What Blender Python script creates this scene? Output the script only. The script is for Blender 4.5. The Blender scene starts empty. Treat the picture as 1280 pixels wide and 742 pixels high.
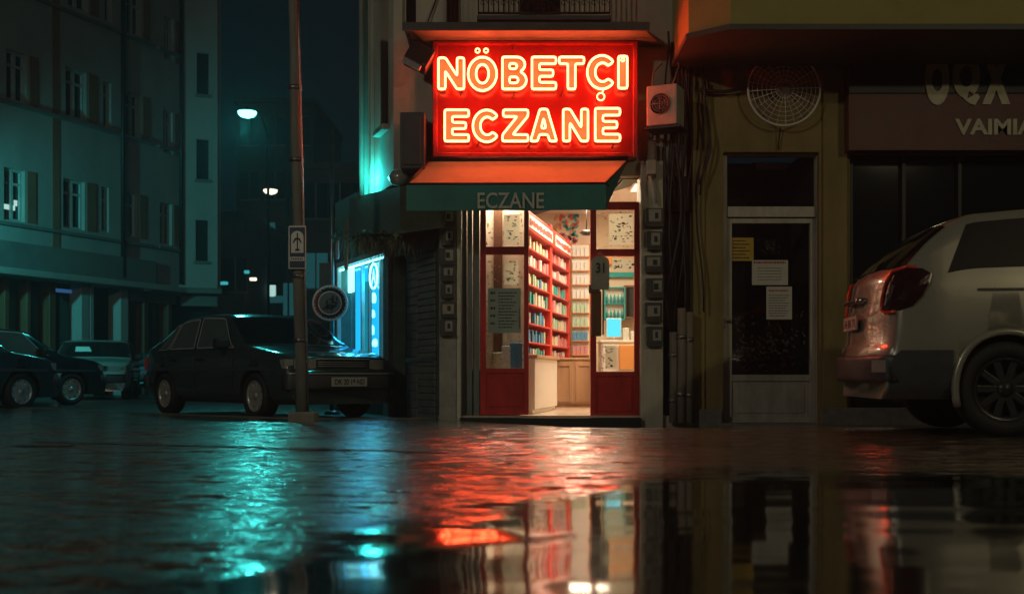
import bpy, bmesh, math, random
import numpy as np
from mathutils import Vector, Matrix
random.seed(7)
sc = bpy.context.scene
COL = sc.collection
F = 1400.0; HZ = 468.0; CZ = 0.5           # focal length and horizon in photo pixels, eye height in metres

def X(px, D): return (px-640)/F*D
def Z(py, D): return CZ+(HZ-py)/F*D

# ------------------------------------------------------------------ helpers
ROOT = {}
def tag(o, label=None, cat=None, group=None, kind=None):
    if label: o['label'] = label
    if cat: o['category'] = cat
    if group: o['group'] = group
    if kind: o['kind'] = kind
    return o

def empty(name, loc=(0, 0, 0), rz=0, parent=None):
    o = bpy.data.objects.new(name, None); COL.objects.link(o)
    o.empty_display_size = .2
    if parent is None:
        o.location = loc; o.rotation_euler = (0, 0, rz)
        ROOT[o.name] = Matrix.Translation(Vector(loc)) @ Matrix.Rotation(rz, 4, 'Z')
    else:
        o.parent = parent; ROOT[o.name] = ROOT[parent.name]
    return o

def thing(name, label, cat, loc=(0, 0, 0), rz=0, group=None):
    return tag(empty(name, loc, rz), label, cat, group)

def copy_tree(o, parent=None):
    c = o.copy(); COL.objects.link(c)
    if parent is not None: c.parent = parent
    for ch in [q for q in bpy.data.objects if q.parent == o]:
        copy_tree(ch, c)
    return c

class MB:
    def __init__(s): s.v = []; s.f = []; s.sm = []
    def add(s, vs, fs, smooth=False):
        b = len(s.v); s.v += [Vector(v) for v in vs]
        for f in fs: s.f.append([b+i for i in f]); s.sm.append(smooth)
        return s
    def box(s, x0, x1, y0, y1, z0, z1, bev=0, M=None):
        if x0 > x1: x0, x1 = x1, x0
        if y0 > y1: y0, y1 = y1, y0
        if z0 > z1: z0, z1 = z1, z0
        if bev > 0:
            bev = min(bev, (x1-x0)*.45, (y1-y0)*.45, (z1-z0)*.45)
            bm = bmesh.new(); bmesh.ops.create_cube(bm, size=1)
            for v in bm.verts:
                v.co = Vector(((x0+x1)/2+v.co.x*(x1-x0), (y0+y1)/2+v.co.y*(y1-y0), (z0+z1)/2+v.co.z*(z1-z0)))
            bmesh.ops.bevel(bm, geom=bm.edges[:], offset=bev, segments=2, affect='EDGES', profile=.5)
            bm.verts.index_update()
            vs = [v.co.copy() for v in bm.verts]; fs = [[v.index for v in f.verts] for f in bm.faces]; bm.free()
        else:
            vs = [Vector((x, y, z)) for z in (z0, z1) for y in (y0, y1) for x in (x0, x1)]
            fs = [(0, 2, 3, 1), (4, 5, 7, 6), (0, 1, 5, 4), (2, 6, 7, 3), (0, 4, 6, 2), (1, 3, 7, 5)]
        if M is not None: vs = [M @ v for v in vs]
        return s.add(vs, fs)
    def tube(s, pts, r, n=8, closed=False, cap=True, r1=None):
        pts = [Vector(p) for p in pts]; m = len(pts); rings = []
        up = None
        for i, p in enumerate(pts):
            if closed: t = pts[(i+1) % m]-pts[i-1]
            else: t = pts[min(i+1, m-1)]-pts[max(i-1, 0)]
            t.normalize()
            if up is None:
                a = Vector((0, 0, 1)) if abs(t.z) < .9 else Vector((1, 0, 0))
                up = t.cross(a).normalized()
            else:
                up = (up-t*up.dot(t))
                if up.length < 1e-6: up = t.orthogonal()
                up.normalize()
            w = t.cross(up)
            rr = r if r1 is None else r+(r1-r)*i/max(1, m-1)
            rings.append([p+(up*math.cos(2*math.pi*k/n)+w*math.sin(2*math.pi*k/n))*rr for k in range(n)])
        vs = [v for g in rings for v in g]; fs = []
        for i in range(m if closed else m-1):
            j = (i+1) % m
            for k in range(n):
                fs.append((i*n+k, i*n+(k+1) % n, j*n+(k+1) % n, j*n+k))
        if cap and not closed:
            fs.append(list(range(n))[::-1]); fs.append([(m-1)*n+k for k in range(n)])
        return s.add(vs, fs, True)
    def cyl(s, p0, p1, r, n=16, r1=None): return s.tube([p0, p1], r, n, r1=r1)
    def prism(s, poly, fn, d0, d1):
        """poly: 2D points; fn(a,b,d)->Vector."""
        n = len(poly)
        vs = [fn(a, b, d0) for a, b in poly]+[fn(a, b, d1) for a, b in poly]
        fs = [list(range(n)), list(range(2*n-1, n-1, -1))]+[(i, n+i, n+(i+1) % n, (i+1) % n) for i in range(n)]
        return s.add(vs, fs)
    def lathe(s, prof, M, n=24):
        """prof: (radius, axial) ; axis local z"""
        m = len(prof); vs = []; fs = []
        for r, a in prof:
            for k in range(n):
                t = 2*math.pi*k/n
                vs.append(M @ Vector((r*math.cos(t), r*math.sin(t), a)))
        for i in range(m-1):
            for k in range(n):
                fs.append((i*n+k, i*n+(k+1) % n, (i+1)*n+(k+1) % n, (i+1)*n+k))
        return s.add(vs, fs, True)
    def build(s, name, mat, parent=None, world=True, recalc=True, auto=False):
        vs = s.v
        if parent is not None and world:
            inv = ROOT[parent.name].inverted(); vs = [inv @ v for v in vs]
        me = bpy.data.meshes.new(name)
        me.from_pydata([tuple(v) for v in vs], [], s.f)
        me.polygons.foreach_set('use_smooth', s.sm)
        if recalc:
            bm = bmesh.new(); bm.from_mesh(me); bmesh.ops.recalc_face_normals(bm, faces=bm.faces); bm.to_mesh(me); bm.free()
        me.materials.append(mat)
        o = bpy.data.objects.new(name, me); COL.objects.link(o)
        if parent is not None:
            o.parent = parent; ROOT[o.name] = ROOT[parent.name]
        else: ROOT[o.name] = Matrix()
        return o

class Frame:
    """a vertical wall plane: a = metres along it, n = metres out of it towards the street, z = height"""
    def __init__(s, o, d):
        s.o = Vector((o[0], o[1])); s.d = Vector((d[0], d[1])).normalized()
        s.n = Vector((s.d.y, -s.d.x))
    def P(s, a, z, n=0):
        p = s.o+s.d*a+s.n*n
        return Vector((p.x, p.y, z))
    def a(s, px, n=0):
        k = (px-640)/F; o = s.o+s.n*n
        return (k*o.y-o.x)/(s.d.x-k*s.d.y)
    def D(s, px, n=0): return (s.o+s.n*n+s.d*s.a(px, n)).y
    def z(s, px, py, n=0): return CZ+(HZ-py)/F*s.D(px, n)
    def M(s):
        return Matrix(((s.d.x, -s.n.x, 0, s.o.x), (s.d.y, -s.n.y, 0, s.o.y), (0, 0, 1, 0), (0, 0, 0, 1)))
    def box(s, mb, a0, a1, n0, n1, z0, z1, bev=0):
        return mb.box(a0, a1, -n0, -n1, z0, z1, bev, s.M())
    def pbox(s, mb, px0, px1, py0, py1, n0, n1, bev=0):
        m = (px0+px1)/2; nn = max(n0, n1)
        return s.box(mb, s.a(px0, nn), s.a(px1, nn), n0, n1, s.z(m, py1, nn), s.z(m, py0, nn), bev)
    def wall(s, mb, a0, a1, z0, z1, holes, n=0, depth=.15):
        As = sorted(set([a0, a1]+[h[0] for h in holes]+[h[1] for h in holes]))
        Zs = sorted(set([z0, z1]+[h[2] for h in holes]+[h[3] for h in holes]))
        for i in range(len(As)-1):
            for j in range(len(Zs)-1):
                ca = (As[i]+As[i+1])/2; cz = (Zs[j]+Zs[j+1])/2
                if any(h[0] < ca < h[1] and h[2] < cz < h[3] for h in holes): continue
                mb.add([s.P(As[i], Zs[j], n), s.P(As[i+1], Zs[j], n), s.P(As[i+1], Zs[j+1], n), s.P(As[i], Zs[j+1], n)], [(0, 1, 2, 3)])
        for h in holes:
            c = [(h[0], h[2]), (h[1], h[2]), (h[1], h[3]), (h[0], h[3])]
            for q in range(4):
                (p, r), (t, u) = c[q], c[(q+1) % 4]
                mb.add([s.P(p, r, n), s.P(p, r, n-depth), s.P(t, u, n-depth), s.P(t, u, n)], [(0, 1, 2, 3)])
        # outer edges give the wall its thickness
        c = [(a0, z0), (a1, z0), (a1, z1), (a0, z1)]
        for q in range(4):
            (p, r), (t, u) = c[q], c[(q+1) % 4]
            mb.add([s.P(p, r, n), s.P(p, r, n-depth), s.P(t, u, n-depth), s.P(t, u, n)], [(0, 3, 2, 1)])
        return mb

def text_geo(txt, offset=0, extrude=0, bevel=0, outline=False, res=6):
    cu = bpy.data.curves.new('tmp', 'FONT'); cu.body = txt; cu.size = 1
    cu.offset = offset; cu.extrude = extrude; cu.resolution_u = res
    if outline: cu.fill_mode = 'NONE'
    if bevel: cu.bevel_depth = bevel; cu.bevel_resolution = 2
    ob = bpy.data.objects.new('tmp', cu); COL.objects.link(ob)
    dg = bpy.context.evaluated_depsgraph_get()
    me = ob.evaluated_get(dg).to_mesh()
    vs = [v.co.copy() for v in me.vertices]; fs = [list(p.vertices) for p in me.polygons]
    ob.evaluated_get(dg).to_mesh_clear()
    bpy.data.objects.remove(ob); bpy.data.curves.remove(cu)
    return vs, fs

def fit_text(mb, txt, fn, a0, a1, z0, z1, d=0.0, offset=0, extrude=0):
    """fits flat letters in the rectangle a0..a1 x z0..z1; fn(a,z,depth)->Vector"""
    vs, fs = text_geo(txt, offset, extrude)
    if not vs: return mb
    xs = [v.x for v in vs]; ys = [v.y for v in vs]
    x0, x1, y0, y1 = min(xs), max(xs), min(ys), max(ys)
    if x1-x0 < 1e-6 or y1-y0 < 1e-6: return mb
    mb.add([fn(a0+(v.x-x0)/(x1-x0)*(a1-a0), z0+(v.y-y0)/(y1-y0)*(z1-z0), d+v.z) for v in vs], fs)
    return mb

# ------------------------------------------------------------------ materials
def nt(name):
    m = bpy.data.materials.new(name); m.use_nodes = True
    N = m.node_tree.nodes; L = m.node_tree.links; N.clear()
    out = N.new('ShaderNodeOutputMaterial'); return m, N, L, out

def mat(name, col, rough=.6, metal=0, var=.25, vs=3.0, bump=.15, bs=40.0, coat=0, spec=.5, streak=0, col2=None, trans=0):
    m, N, L, out = nt(name)
    b = N.new('ShaderNodeBsdfPrincipled'); L.new(b.outputs[0], out.inputs[0])
    b.inputs['Roughness'].default_value = rough; b.inputs['Metallic'].default_value = metal
    b.inputs['Coat Weight'].default_value = coat; b.inputs['Coat Roughness'].default_value = .05
    b.inputs['Specular IOR Level'].default_value = spec
    tc = N.new('ShaderNodeTexCoord')
    n1 = N.new('ShaderNodeTexNoise'); n1.inputs['Scale'].default_value = vs; n1.inputs['Detail'].default_value = 8; n1.inputs['Roughness'].default_value = .65
    mp = N.new('ShaderNodeMapping'); L.new(tc.outputs['Object'], mp.inputs[0])
    if streak: mp.inputs['Scale'].default_value = (1, 1, streak)
    L.new(mp.outputs[0], n1.inputs['Vector'])
    cr = N.new('ShaderNodeValToRGB'); cr.color_ramp.elements[0].position = .32; cr.color_ramp.elements[1].position = .68
    c = Vector(col); lo = c*(1-var) if col2 is None else Vector(col2)
    cr.color_ramp.elements[0].color = (*lo, 1); cr.color_ramp.elements[1].color = (*(c*(1+var*.4)), 1)
    L.new(n1.outputs[0], cr.inputs[0]); L.new(cr.outputs[0], b.inputs['Base Color'])
    if bump:
        n2 = N.new('ShaderNodeTexNoise'); n2.inputs['Scale'].default_value = bs; n2.inputs['Detail'].default_value = 5
        L.new(tc.outputs['Object'], n2.inputs['Vector'])
        bp = N.new('ShaderNodeBump'); bp.inputs['Strength'].default_value = bump; bp.inputs['Distance'].default_value = .02
        L.new(n2.outputs[0], bp.inputs['Height']); L.new(bp.outputs[0], b.inputs['Normal'])
    # roughness wear
    mr = N.new('ShaderNodeMapRange'); mr.inputs['To Min'].default_value = max(0.0, rough*.8); mr.inputs['To Max'].default_value = min(1, rough*1.2)
    L.new(n1.outputs[0], mr.inputs[0]); L.new(mr.outputs[0], b.inputs['Roughness'])
    return m

def emit(name, col, st=1.0):
    m, N, L, out = nt(name)
    e = N.new('ShaderNodeEmission'); e.inputs[0].default_value = (*col, 1); e.inputs[1].default_value = st
    L.new(e.outputs[0], out.inputs[0]); return m

def backlit(name, col, tr=.55):
    m = mat(name, col, .8, var=.08, vs=12, bump=.02); N = m.node_tree.nodes; L = m.node_tree.links
    out = [n for n in N if n.type == 'OUTPUT_MATERIAL'][0]; b = [n for n in N if n.type == 'BSDF_PRINCIPLED'][0]
    t = N.new('ShaderNodeBsdfTranslucent'); t.inputs[0].default_value = (*col, 1); mx = N.new('ShaderNodeMixShader'); mx.inputs[0].default_value = tr
    L.new(b.outputs[0], mx.inputs[1]); L.new(t.outputs[0], mx.inputs[2]); L.new(mx.outputs[0], out.inputs[0]); return m

def glass(name, tint=(.9, .95, .95), refl=1.0, rough=.02):
    m, N, L, out = nt(name)
    t = N.new('ShaderNodeBsdfTransparent'); t.inputs[0].default_value = (*tint, 1)
    g = N.new('ShaderNodeBsdfGlossy'); g.inputs[0].default_value = (refl, refl, refl, 1); g.inputs['Roughness'].default_value = rough
    fr = N.new('ShaderNodeFresnel'); fr.inputs[0].default_value = 1.45
    mx = N.new('ShaderNodeMixShader'); 
    ge = N.new('ShaderNodeNewGeometry'); iv = N.new('ShaderNodeMath'); iv.operation = 'SUBTRACT'; iv.inputs[0].default_value = 1; L.new(ge.outputs['Backfacing'], iv.inputs[1])
    mu = N.new('ShaderNodeMath'); mu.operation = 'MULTIPLY'; L.new(fr.outputs[0], mu.inputs[0]); L.new(iv.outputs[0], mu.inputs[1])
    L.new(mu.outputs[0], mx.inputs[0]); L.new(t.outputs[0], mx.inputs[1]); L.new(g.outputs[0], mx.inputs[2])
    L.new(mx.outputs[0], out.inputs[0]); return m

M = {}
M['wall_cream'] = mat('wall_cream', (.50, .47, .37), .8, var=.35, vs=1.3, streak=.4, bump=.25)
M['wall_teal'] = mat('wall_pale', (.42, .42, .38), .85, var=.25, vs=.6, streak=.5, bump=.25, bs=25)
M['wall_brown'] = mat('wall_brown', (.30, .13, .07), .85, var=.3, vs=1)
M['wall_band'] = mat('wall_band', (.20, .20, .18), .85, var=.3, vs=1)
M['wall_ochre'] = mat('wall_ochre', (.30, .235, .085), .8, var=.45, vs=1.6, streak=.35, bump=.3, bs=30)
M['wall_ochre_up'] = mat('wall_ochre_up', (.35, .30, .095), .8, var=.2, vs=1.2, bump=.2)
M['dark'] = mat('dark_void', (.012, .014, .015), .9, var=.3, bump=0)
M['meter'] = mat('meter_casing', (.085, .09, .085), .4, .2, var=.3, vs=12)
M['dark_metal'] = mat('dark_metal', (.03, .032, .034), .45, .6, var=.3, vs=8)
M['black'] = mat('black_plastic', (.015, .015, .016), .5, var=.2)
M['pillar'] = mat('pillar_stone', (.58, .55, .45), .55, var=.25, vs=5, streak=.4, bump=.12)
M['pillar_tile'] = mat('pillar_tile', (.36, .35, .30), .5, var=.3, vs=7, bump=.1)
M['trim_white'] = mat('trim_white', (.62, .60, .50), .5, var=.2, vs=6)
M['jamb'] = mat('metal_jamb', (.22, .26, .25), .4, .5, var=.3, vs=10, streak=.2)
M['red_door'] = mat('red_door', (.62, .035, .03), .38, var=.35, vs=6, streak=.4, bump=.08, coat=.2)
M['red_shelf'] = mat('red_shelf', (.62, .045, .03), .4, var=.12, vs=4, bump=.04)
M['red_panel'] = mat('red_panel', (.21, .014, .010), .25, var=.25, vs=2.2, streak=.3, bump=.10, bs=7)
M['red_frame'] = mat('red_frame', (.30, .02, .015), .4, var=.4, vs=5)
M['canopy'] = mat('canopy_metal', (.12, .18, .15), .5, var=.3, vs=4, streak=1)
M['canopy_edge'] = mat('canopy_edge', (.06, .07, .065), .55, var=.3, vs=6)
M['awning'] = mat('awning_fabric', (.30, .36, .20), .8, var=.15, vs=3, bump=.1, bs=120)
M['awning_teal'] = mat('valance_fabric', (.03, .24, .22), .75, var=.2, vs=4, bump=.15, bs=60)
M['letters_grey'] = mat('letters_grey', (.60, .64, .58), .7, var=.2, vs=20)
M['letter_face'] = mat('letter_face', (.42, .34, .26), .45, var=.1, bump=0)
M['glass'] = glass('clear_glass', (.93, .95, .93))
M['glass_dark'] = mat('dark_glass', (.006, .009, .010), .06, var=.2, bump=0, spec=.8)
M['glass_suv'] = mat('suv_glass', (.008, .009, .010), .14, var=.2, bump=0, spec=.4)
M['glass_car'] = mat('car_glass', (.11, .14, .13), .08, var=.2, bump=0, spec=.8)
M['glass_far'] = mat('far_glass', (.006, .02, .02), .08, var=.2, bump=0, spec=.8)
M['white_paint'] = mat('white_paint', (.55, .55, .50), .5, var=.2, vs=8)
M['white_wire'] = mat('white_wire', (.8, .8, .76), .5, var=.1, bump=0)
M['alloy_shaded'] = mat('alloy_shaded', (.05, .05, .05), .35, .5, var=.2, vs=12)  # darker alloy: shade on the off-roader's wheels is put into the colour
M['frame_teal'] = mat('window_frame', (.50, .52, .48), .6, var=.2, vs=6)
M['frame_beige'] = mat('frame_beige', (.52, .50, .42), .5, var=.3, vs=8, streak=.3)
M['int_wall'] = mat('interior_wall', (.78, .66, .50), .7, var=.06, vs=2, bump=.04)
M['int_white'] = mat('interior_white', (.82, .80, .74), .6, var=.05, bump=.02)
M['int_orange'] = mat('interior_orange', (.80, .34, .10), .6, var=.1, bump=.03)
M['int_floor'] = mat('interior_floor', (.62, .50, .38), .25, var=.15, vs=3, bump=.03)
M['wood_light'] = mat('light_wood', (.55, .34, .18), .45, var=.25, vs=4, streak=.15, bump=.06)
M['wood_brown'] = mat('brown_wood', (.18, .075, .035), .5, var=.3, vs=5, streak=.2)
M['paper'] = mat('paper', (.62, .62, .55), .8, var=.08, vs=12, bump=.03)
M['paper_grey'] = backlit('paper_grey', (.38, .46, .42), .3)
M['poster'] = backlit('poster_paper', (.80, .78, .70), .7)
M['paper_yellow'] = mat('paper_yellow', (.62, .42, .06), .8, var=.15, vs=14, bump=.03)
M['ink'] = mat('ink', (.03, .04, .05), .8, var=.1, bump=0)
M['ink_red'] = mat('ink_red', (.45, .05, .04), .8, var=.1, bump=0)
M['ink_teal'] = mat('ink_teal', (.03, .35, .35), .8, var=.1, bump=0)
M['floral'] = mat('floral_sticker', (.55, .32, .18), .8, var=.4, vs=40, bump=0)
M['chrome'] = mat('chrome', (.55, .55, .53), .2, 1, var=.15, bump=0)
M['steel'] = mat('steel', (.30, .30, .29), .38, .9, var=.3, vs=10)
M['plastic_beige'] = mat('plastic_beige', (.50, .46, .38), .55, var=.2, vs=6)
M['tyre'] = mat('tyre', (.012, .012, .013), .7, var=.2, vs=20)
M['alloy'] = mat('alloy', (.55, .53, .48), .35, .4, var=.2, vs=12)
M['pole'] = mat('weathered_pole', (.19, .20, .17), .7, var=.45, vs=5, streak=.25, bump=.3)
M['concrete'] = mat('concrete', (.24, .23, .20), .8, var=.3, vs=9, bump=.4)
M['pipe'] = mat('pipe', (.24, .22, .17), .55, var=.35, vs=6, streak=.3)
M['foliage'] = mat('foliage', (.10, .15, .08), .6, var=.5, vs=6, bump=.1)
M['thatch'] = mat('dry_thatch', (.30, .29, .18), .8, var=.5, vs=14, bump=.2)
M['shop_dark'] = mat('shop_fascia', (.085, .13, .10), .6, var=.4, vs=4)
M['shutter'] = mat('roller_shutter', (.20, .21, .19), .5, .4, var=.3, vs=5)
M['sign_red'] = mat('sign_red', (.11, .028, .026), .5, var=.25, vs=3)
M['sign_navy'] = mat('sign_navy', (.012, .02, .045), .5, var=.25, vs=3)
M['sign_letters'] = mat('sign_letters', (.62, .58, .42), .6, var=.25, vs=6)
M['sign_blue'] = mat('sign_blue', (.02, .05, .10), .5, var=.2, vs=8)
M['sign_white'] = mat('sign_white', (.78, .80, .74), .5, var=.2, vs=9)
M['paint_sedan'] = mat('paint_dark_green', (.048, .068, .066), .2, .3, var=.1, bump=.015, bs=300, coat=1)
M['paint_suv'] = mat('paint_silver_beige', (.36, .34, .28), .3, .35, var=.06, bump=.01, bs=300, coat=1)
M['paint_blue'] = mat('paint_dark_blue', (.012, .03, .045), .22, .3, var=.1, bump=.01, bs=300, coat=1)
M['paint_teal'] = mat('paint_slate', (.025, .06, .075), .25, .3, var=.1, bump=.01, bs=300, coat=1)
M['paint_grey'] = mat('paint_grey', (.48, .46, .40), .3, .5, var=.1, bump=.01, bs=300, coat=1)
M['paint_van'] = mat('paint_sea', (.05, .12, .13), .3, .3, var=.1, bump=.01, bs=300, coat=1)
M['lens_clear'] = mat('lens_clear', (.55, .55, .50), .12, .5, var=.2, bump=.2, bs=60, coat=1)
M['lens_red'] = mat('lens_red', (.8, .06, .025), .15, var=.2, bump=.1, bs=60, coat=1)
M['lens_smoked'] = mat('lens_smoked', (.035, .006, .006), .12, var=.4, vs=20, bump=.15, bs=50, coat=1)
M['plate_white'] = mat('plate_white', (.50, .50, .44), .5, var=.1, vs=20)
M['trim_silver'] = mat('trim_silver', (.55, .55, .52), .3, .3, var=.1, bump=0)
M['trim_grey'] = mat('bumper_plastic', (.05, .055, .06), .45, var=.2, vs=10)
# lights
NEON = (36.0, 2.7, .85)
M['neon'] = emit('neon_tube', NEON, 1.0)
M['lamp_teal'] = emit('lamp_teal', (.22, 1.0, .92), 4.0)
M['lamp_warm'] = emit('lamp_warm', (1.0, .88, .62), 2.2)
M['lamp_ceiling'] = emit('lamp_ceiling', (1.0, .80, .58), 2.2)
M['cyan_glow'] = emit('cyan_glow', (.010, .40, .80), 2.0)
M['cyan_tube'] = emit('cyan_tube', (.25, .95, 1.0), 4)
M['cyan_dim'] = emit('cyan_dim', (.01, .34, .50), .9)
M['screen_cyan'] = emit('screen_cyan', (.12, .75, .90), 1.4)
M['far_teal'] = emit('far_teal', (.05, .55, .6), .8)
M['far_dim'] = emit('far_dim', (.02, .12, .13), .5)
M['far_white'] = emit('far_white', (.45, .75, .68), 1.0)

# ------------------------------------------------------------------ ground
def S(t): t = max(0.0, min(1.0, t)); return t*t*(3-2*t)
def G(x, y):
    return -.125*S((x+1.6)/3.3)*S((y-10.3)/2.6)*(1-.4*S((x-1.7)/1.2))

def ground_material():
    m, N, L, out = nt('wet_paving')
    b = N.new('ShaderNodeBsdfPrincipled'); L.new(b.outputs[0], out.inputs[0])
    g = N.new('ShaderNodeNewGeometry'); sp = N.new('ShaderNodeSeparateXYZ'); L.new(g.outputs['Position'], sp.inputs[0])
    def math_(op, a, bb=None, clamp=False):
        n = N.new('ShaderNodeMath'); n.operation = op; n.use_clamp = clamp
        for i, v in enumerate((a, bb)):
            if v is None: continue
            if isinstance(v, (int, float)): n.inputs[i].default_value = v
            else: L.new(v, n.inputs[i])
        return n.outputs[0]
    # puddle edge as a curve over X (world metres)
    mr = N.new('ShaderNodeMapRange'); mr.inputs['From Min'].default_value = -2; mr.inputs['From Max'].default_value = 4
    L.new(sp.outputs['X'], mr.inputs[0])
    fc = N.new('ShaderNodeFloatCurve'); c = fc.mapping.curves[0]
    pts = [(-2, 1.2), (-1.1, 2.0), (-.84, 2.55), (-.62, 3.2), (-.28, 3.9), (.2, 4.6), (.8, 5.6), (1.6, 5.9), (2.6, 5.6), (4, 6.2)]
    while len(c.points) < len(pts): c.points.new(.5, .5)
    for p, (xx, yy) in zip(c.points, pts): p.location = ((xx+2)/6, yy/10)
    fc.mapping.update(); L.new(mr.outputs[0], fc.inputs['Value'])
    edge = math_('MULTIPLY', fc.outputs[0], 10)
    n0 = N.new('ShaderNodeTexNoise'); n0.inputs['Scale'].default_value = 1.6; n0.inputs['Detail'].default_value = 6
    mp0 = N.new('ShaderNodeMapping'); mp0.inputs['Scale'].default_value = (1, .9, 1); L.new(g.outputs['Position'], mp0.inputs[0]); L.new(mp0.outputs[0], n0.inputs[0])
    d = math_('SUBTRACT', edge, sp.outputs['Y'])
    d = math_('ADD', d, math_('MULTIPLY', math_('SUBTRACT', n0.outputs[0], .5), 1.5))
    pud = math_('MULTIPLY', math_('ADD', d, .32), 1.5, clamp=True)      # 1 in the puddle
    # small shallow films of water between the stones
    n5 = N.new('ShaderNodeTexNoise'); n5.inputs['Scale'].default_value = 1.1; n5.inputs['Detail'].default_value = 5
    L.new(g.outputs['Position'], n5.inputs[0])
    film = math_('MULTIPLY', math_('SUBTRACT', n5.outputs[0], .52), 2.2, clamp=True)
    # stones
    vo = N.new('ShaderNodeTexVoronoi'); vo.feature = 'DISTANCE_TO_EDGE'; vo.inputs['Scale'].default_value = 24
    vc = N.new('ShaderNodeTexVoronoi'); vc.inputs['Scale'].default_value = 24
    nw = N.new('ShaderNodeTexNoise'); nw.inputs['Scale'].default_value = 3
    mixv = N.new('ShaderNodeMixRGB'); mixv.inputs[0].default_value = .03; L.new(g.outputs['Position'], mixv.inputs[1]); L.new(g.outputs['Position'], nw.inputs[0]); L.new(nw.outputs['Color'], mixv.inputs[2])
    L.new(mixv.outputs[0], vo.inputs['Vector']); L.new(mixv.outputs[0], vc.inputs['Vector'])
    stone = math_('MULTIPLY', vo.outputs['Distance'], 7, clamp=True)
    ng = N.new('ShaderNodeTexNoise'); ng.inputs['Scale'].default_value = 55; ng.inputs['Detail'].default_value = 4; L.new(g.outputs['Position'], ng.inputs[0])
    nm = N.new('ShaderNodeTexNoise'); nm.inputs['Scale'].default_value = 9; nm.inputs['Detail'].default_value = 5
    mpn = N.new('ShaderNodeMapping'); mpn.inputs['Scale'].default_value = (.4, 1, 1); L.new(g.outputs['Position'], mpn.inputs[0]); L.new(mpn.outputs[0], nm.inputs[0])
    cr = N.new('ShaderNodeValToRGB'); cr.color_ramp.elements[0].color = (.018, .016, .012, 1); cr.color_ramp.elements[1].color = (.22, .17, .115, 1)
    sv = N.new('ShaderNodeSeparateColor'); L.new(vc.outputs['Color'], sv.inputs[0])
    cm = math_('ADD', math_('MULTIPLY', sv.outputs[0], .6), math_('MULTIPLY', ng.outputs[0], .5))
    L.new(cm, cr.inputs[0])
    dark = N.new('ShaderNodeMixRGB'); dark.inputs[1].default_value = (.010, .009, .008, 1); L.new(stone, dark.inputs[0]); L.new(cr.outputs[0], dark.inputs[2])
    wet = N.new('ShaderNodeMixRGB'); L.new(pud, wet.inputs[0]); L.new(dark.outputs[0], wet.inputs[1]); wet.inputs[2].default_value = (.010, .010, .010, 1)
    L.new(wet.outputs[0], b.inputs['Base Color'])
    # roughness
    rs = math_('ADD', .14, math_('MULTIPLY', nm.outputs[0], .16))
    rs = math_('MULTIPLY', rs, math_('SUBTRACT', 1.0, math_('MULTIPLY', film, .55)))
    rmx = N.new('ShaderNodeMixRGB'); L.new(pud, rmx.inputs[0]); L.new(rs, rmx.inputs[1]); rmx.inputs[2].default_value = (.07, .07, .07, 1)
    L.new(rmx.outputs[0], b.inputs['Roughness'])
    b.inputs['Specular IOR Level'].default_value = 1.0
    # bump: stones + grain, quenched under water
    h = math_('ADD', math_('MULTIPLY', math_('MINIMUM', vo.outputs['Distance'], .12), .004), math_('MULTIPLY', ng.outputs[0], .0004))
    h = math_('ADD', h, math_('MULTIPLY', nm.outputs[0], .0015))
    dry = math_('SUBTRACT', 1.0, pud)
    h = math_('MULTIPLY', h, math_('MULTIPLY', dry, math_('SUBTRACT', 1.0, math_('MULTIPLY', film, .65))))
    def tilt(scale, sx, sy, ax, ay, detail, mask):
        n = N.new('ShaderNodeTexNoise'); n.inputs['Scale'].default_value = scale; n.inputs['Detail'].default_value = detail
        mp_ = N.new('ShaderNodeMapping'); mp_.inputs['Scale'].default_value = (sx, sy, 1); L.new(g.outputs['Position'], mp_.inputs[0]); L.new(mp_.outputs[0], n.inputs[0])
        sub = N.new('ShaderNodeVectorMath'); sub.operation = 'SUBTRACT'; sub.inputs[1].default_value = (.5, .5, .5); L.new(n.outputs['Color'], sub.inputs[0])
        mu_ = N.new('ShaderNodeVectorMath'); mu_.operation = 'MULTIPLY'; mu_.inputs[1].default_value = (ax, ay, 0); L.new(sub.outputs[0], mu_.inputs[0])
        sc_ = N.new('ShaderNodeVectorMath'); sc_.operation = 'SCALE'; L.new(mu_.outputs[0], sc_.inputs[0]); L.new(mask, sc_.inputs['Scale'])
        return sc_.outputs[0]
    drym = math_('MULTIPLY', math_('SUBTRACT', 1.0, pud), math_('SUBTRACT', 1.0, math_('MULTIPLY', film, .35)))
    t1 = tilt(17, .30, 1, .08, 2.7, 3, drym); t2 = tilt(3.2, .3, 1, .03, .085, 3, pud); t3 = tilt(3.0, .5, 1, .02, .55, 2, drym)
    nr = N.new('ShaderNodeTexNoise'); nr.inputs['Scale'].default_value = 2.2; nr.inputs['Detail'].default_value = 2
    mpr = N.new('ShaderNodeMapping'); mpr.inputs['Scale'].default_value = (.12, 1.5, 1); L.new(g.outputs['Position'], mpr.inputs[0]); L.new(mpr.outputs[0], nr.inputs[0])
    
    bp = N.new('ShaderNodeBump'); bp.inputs['Strength'].default_value = 1; bp.inputs['Distance'].default_value = 1.0
    L.new(h, bp.inputs['Height'])
    acc = bp.outputs[0]
    # one slow swell in the puddle
    nq = N.new('ShaderNodeTexNoise'); nq.inputs['Scale'].default_value = 2.5; nq.inputs['Detail'].default_value = 3; L.new(g.outputs['Position'], nq.inputs[0])
    wob = math_('MULTIPLY', math_('SUBTRACT', nq.outputs[0], .5), .55)
    sw1 = math_('MULTIPLY', math_('ADD', math_('SUBTRACT', sp.outputs['Y'], 3.45), wob), 1/.55)
    sw2 = math_('MULTIPLY', math_('ADD', math_('ADD', sp.outputs['X'], .36), wob), 1/.66)
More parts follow.
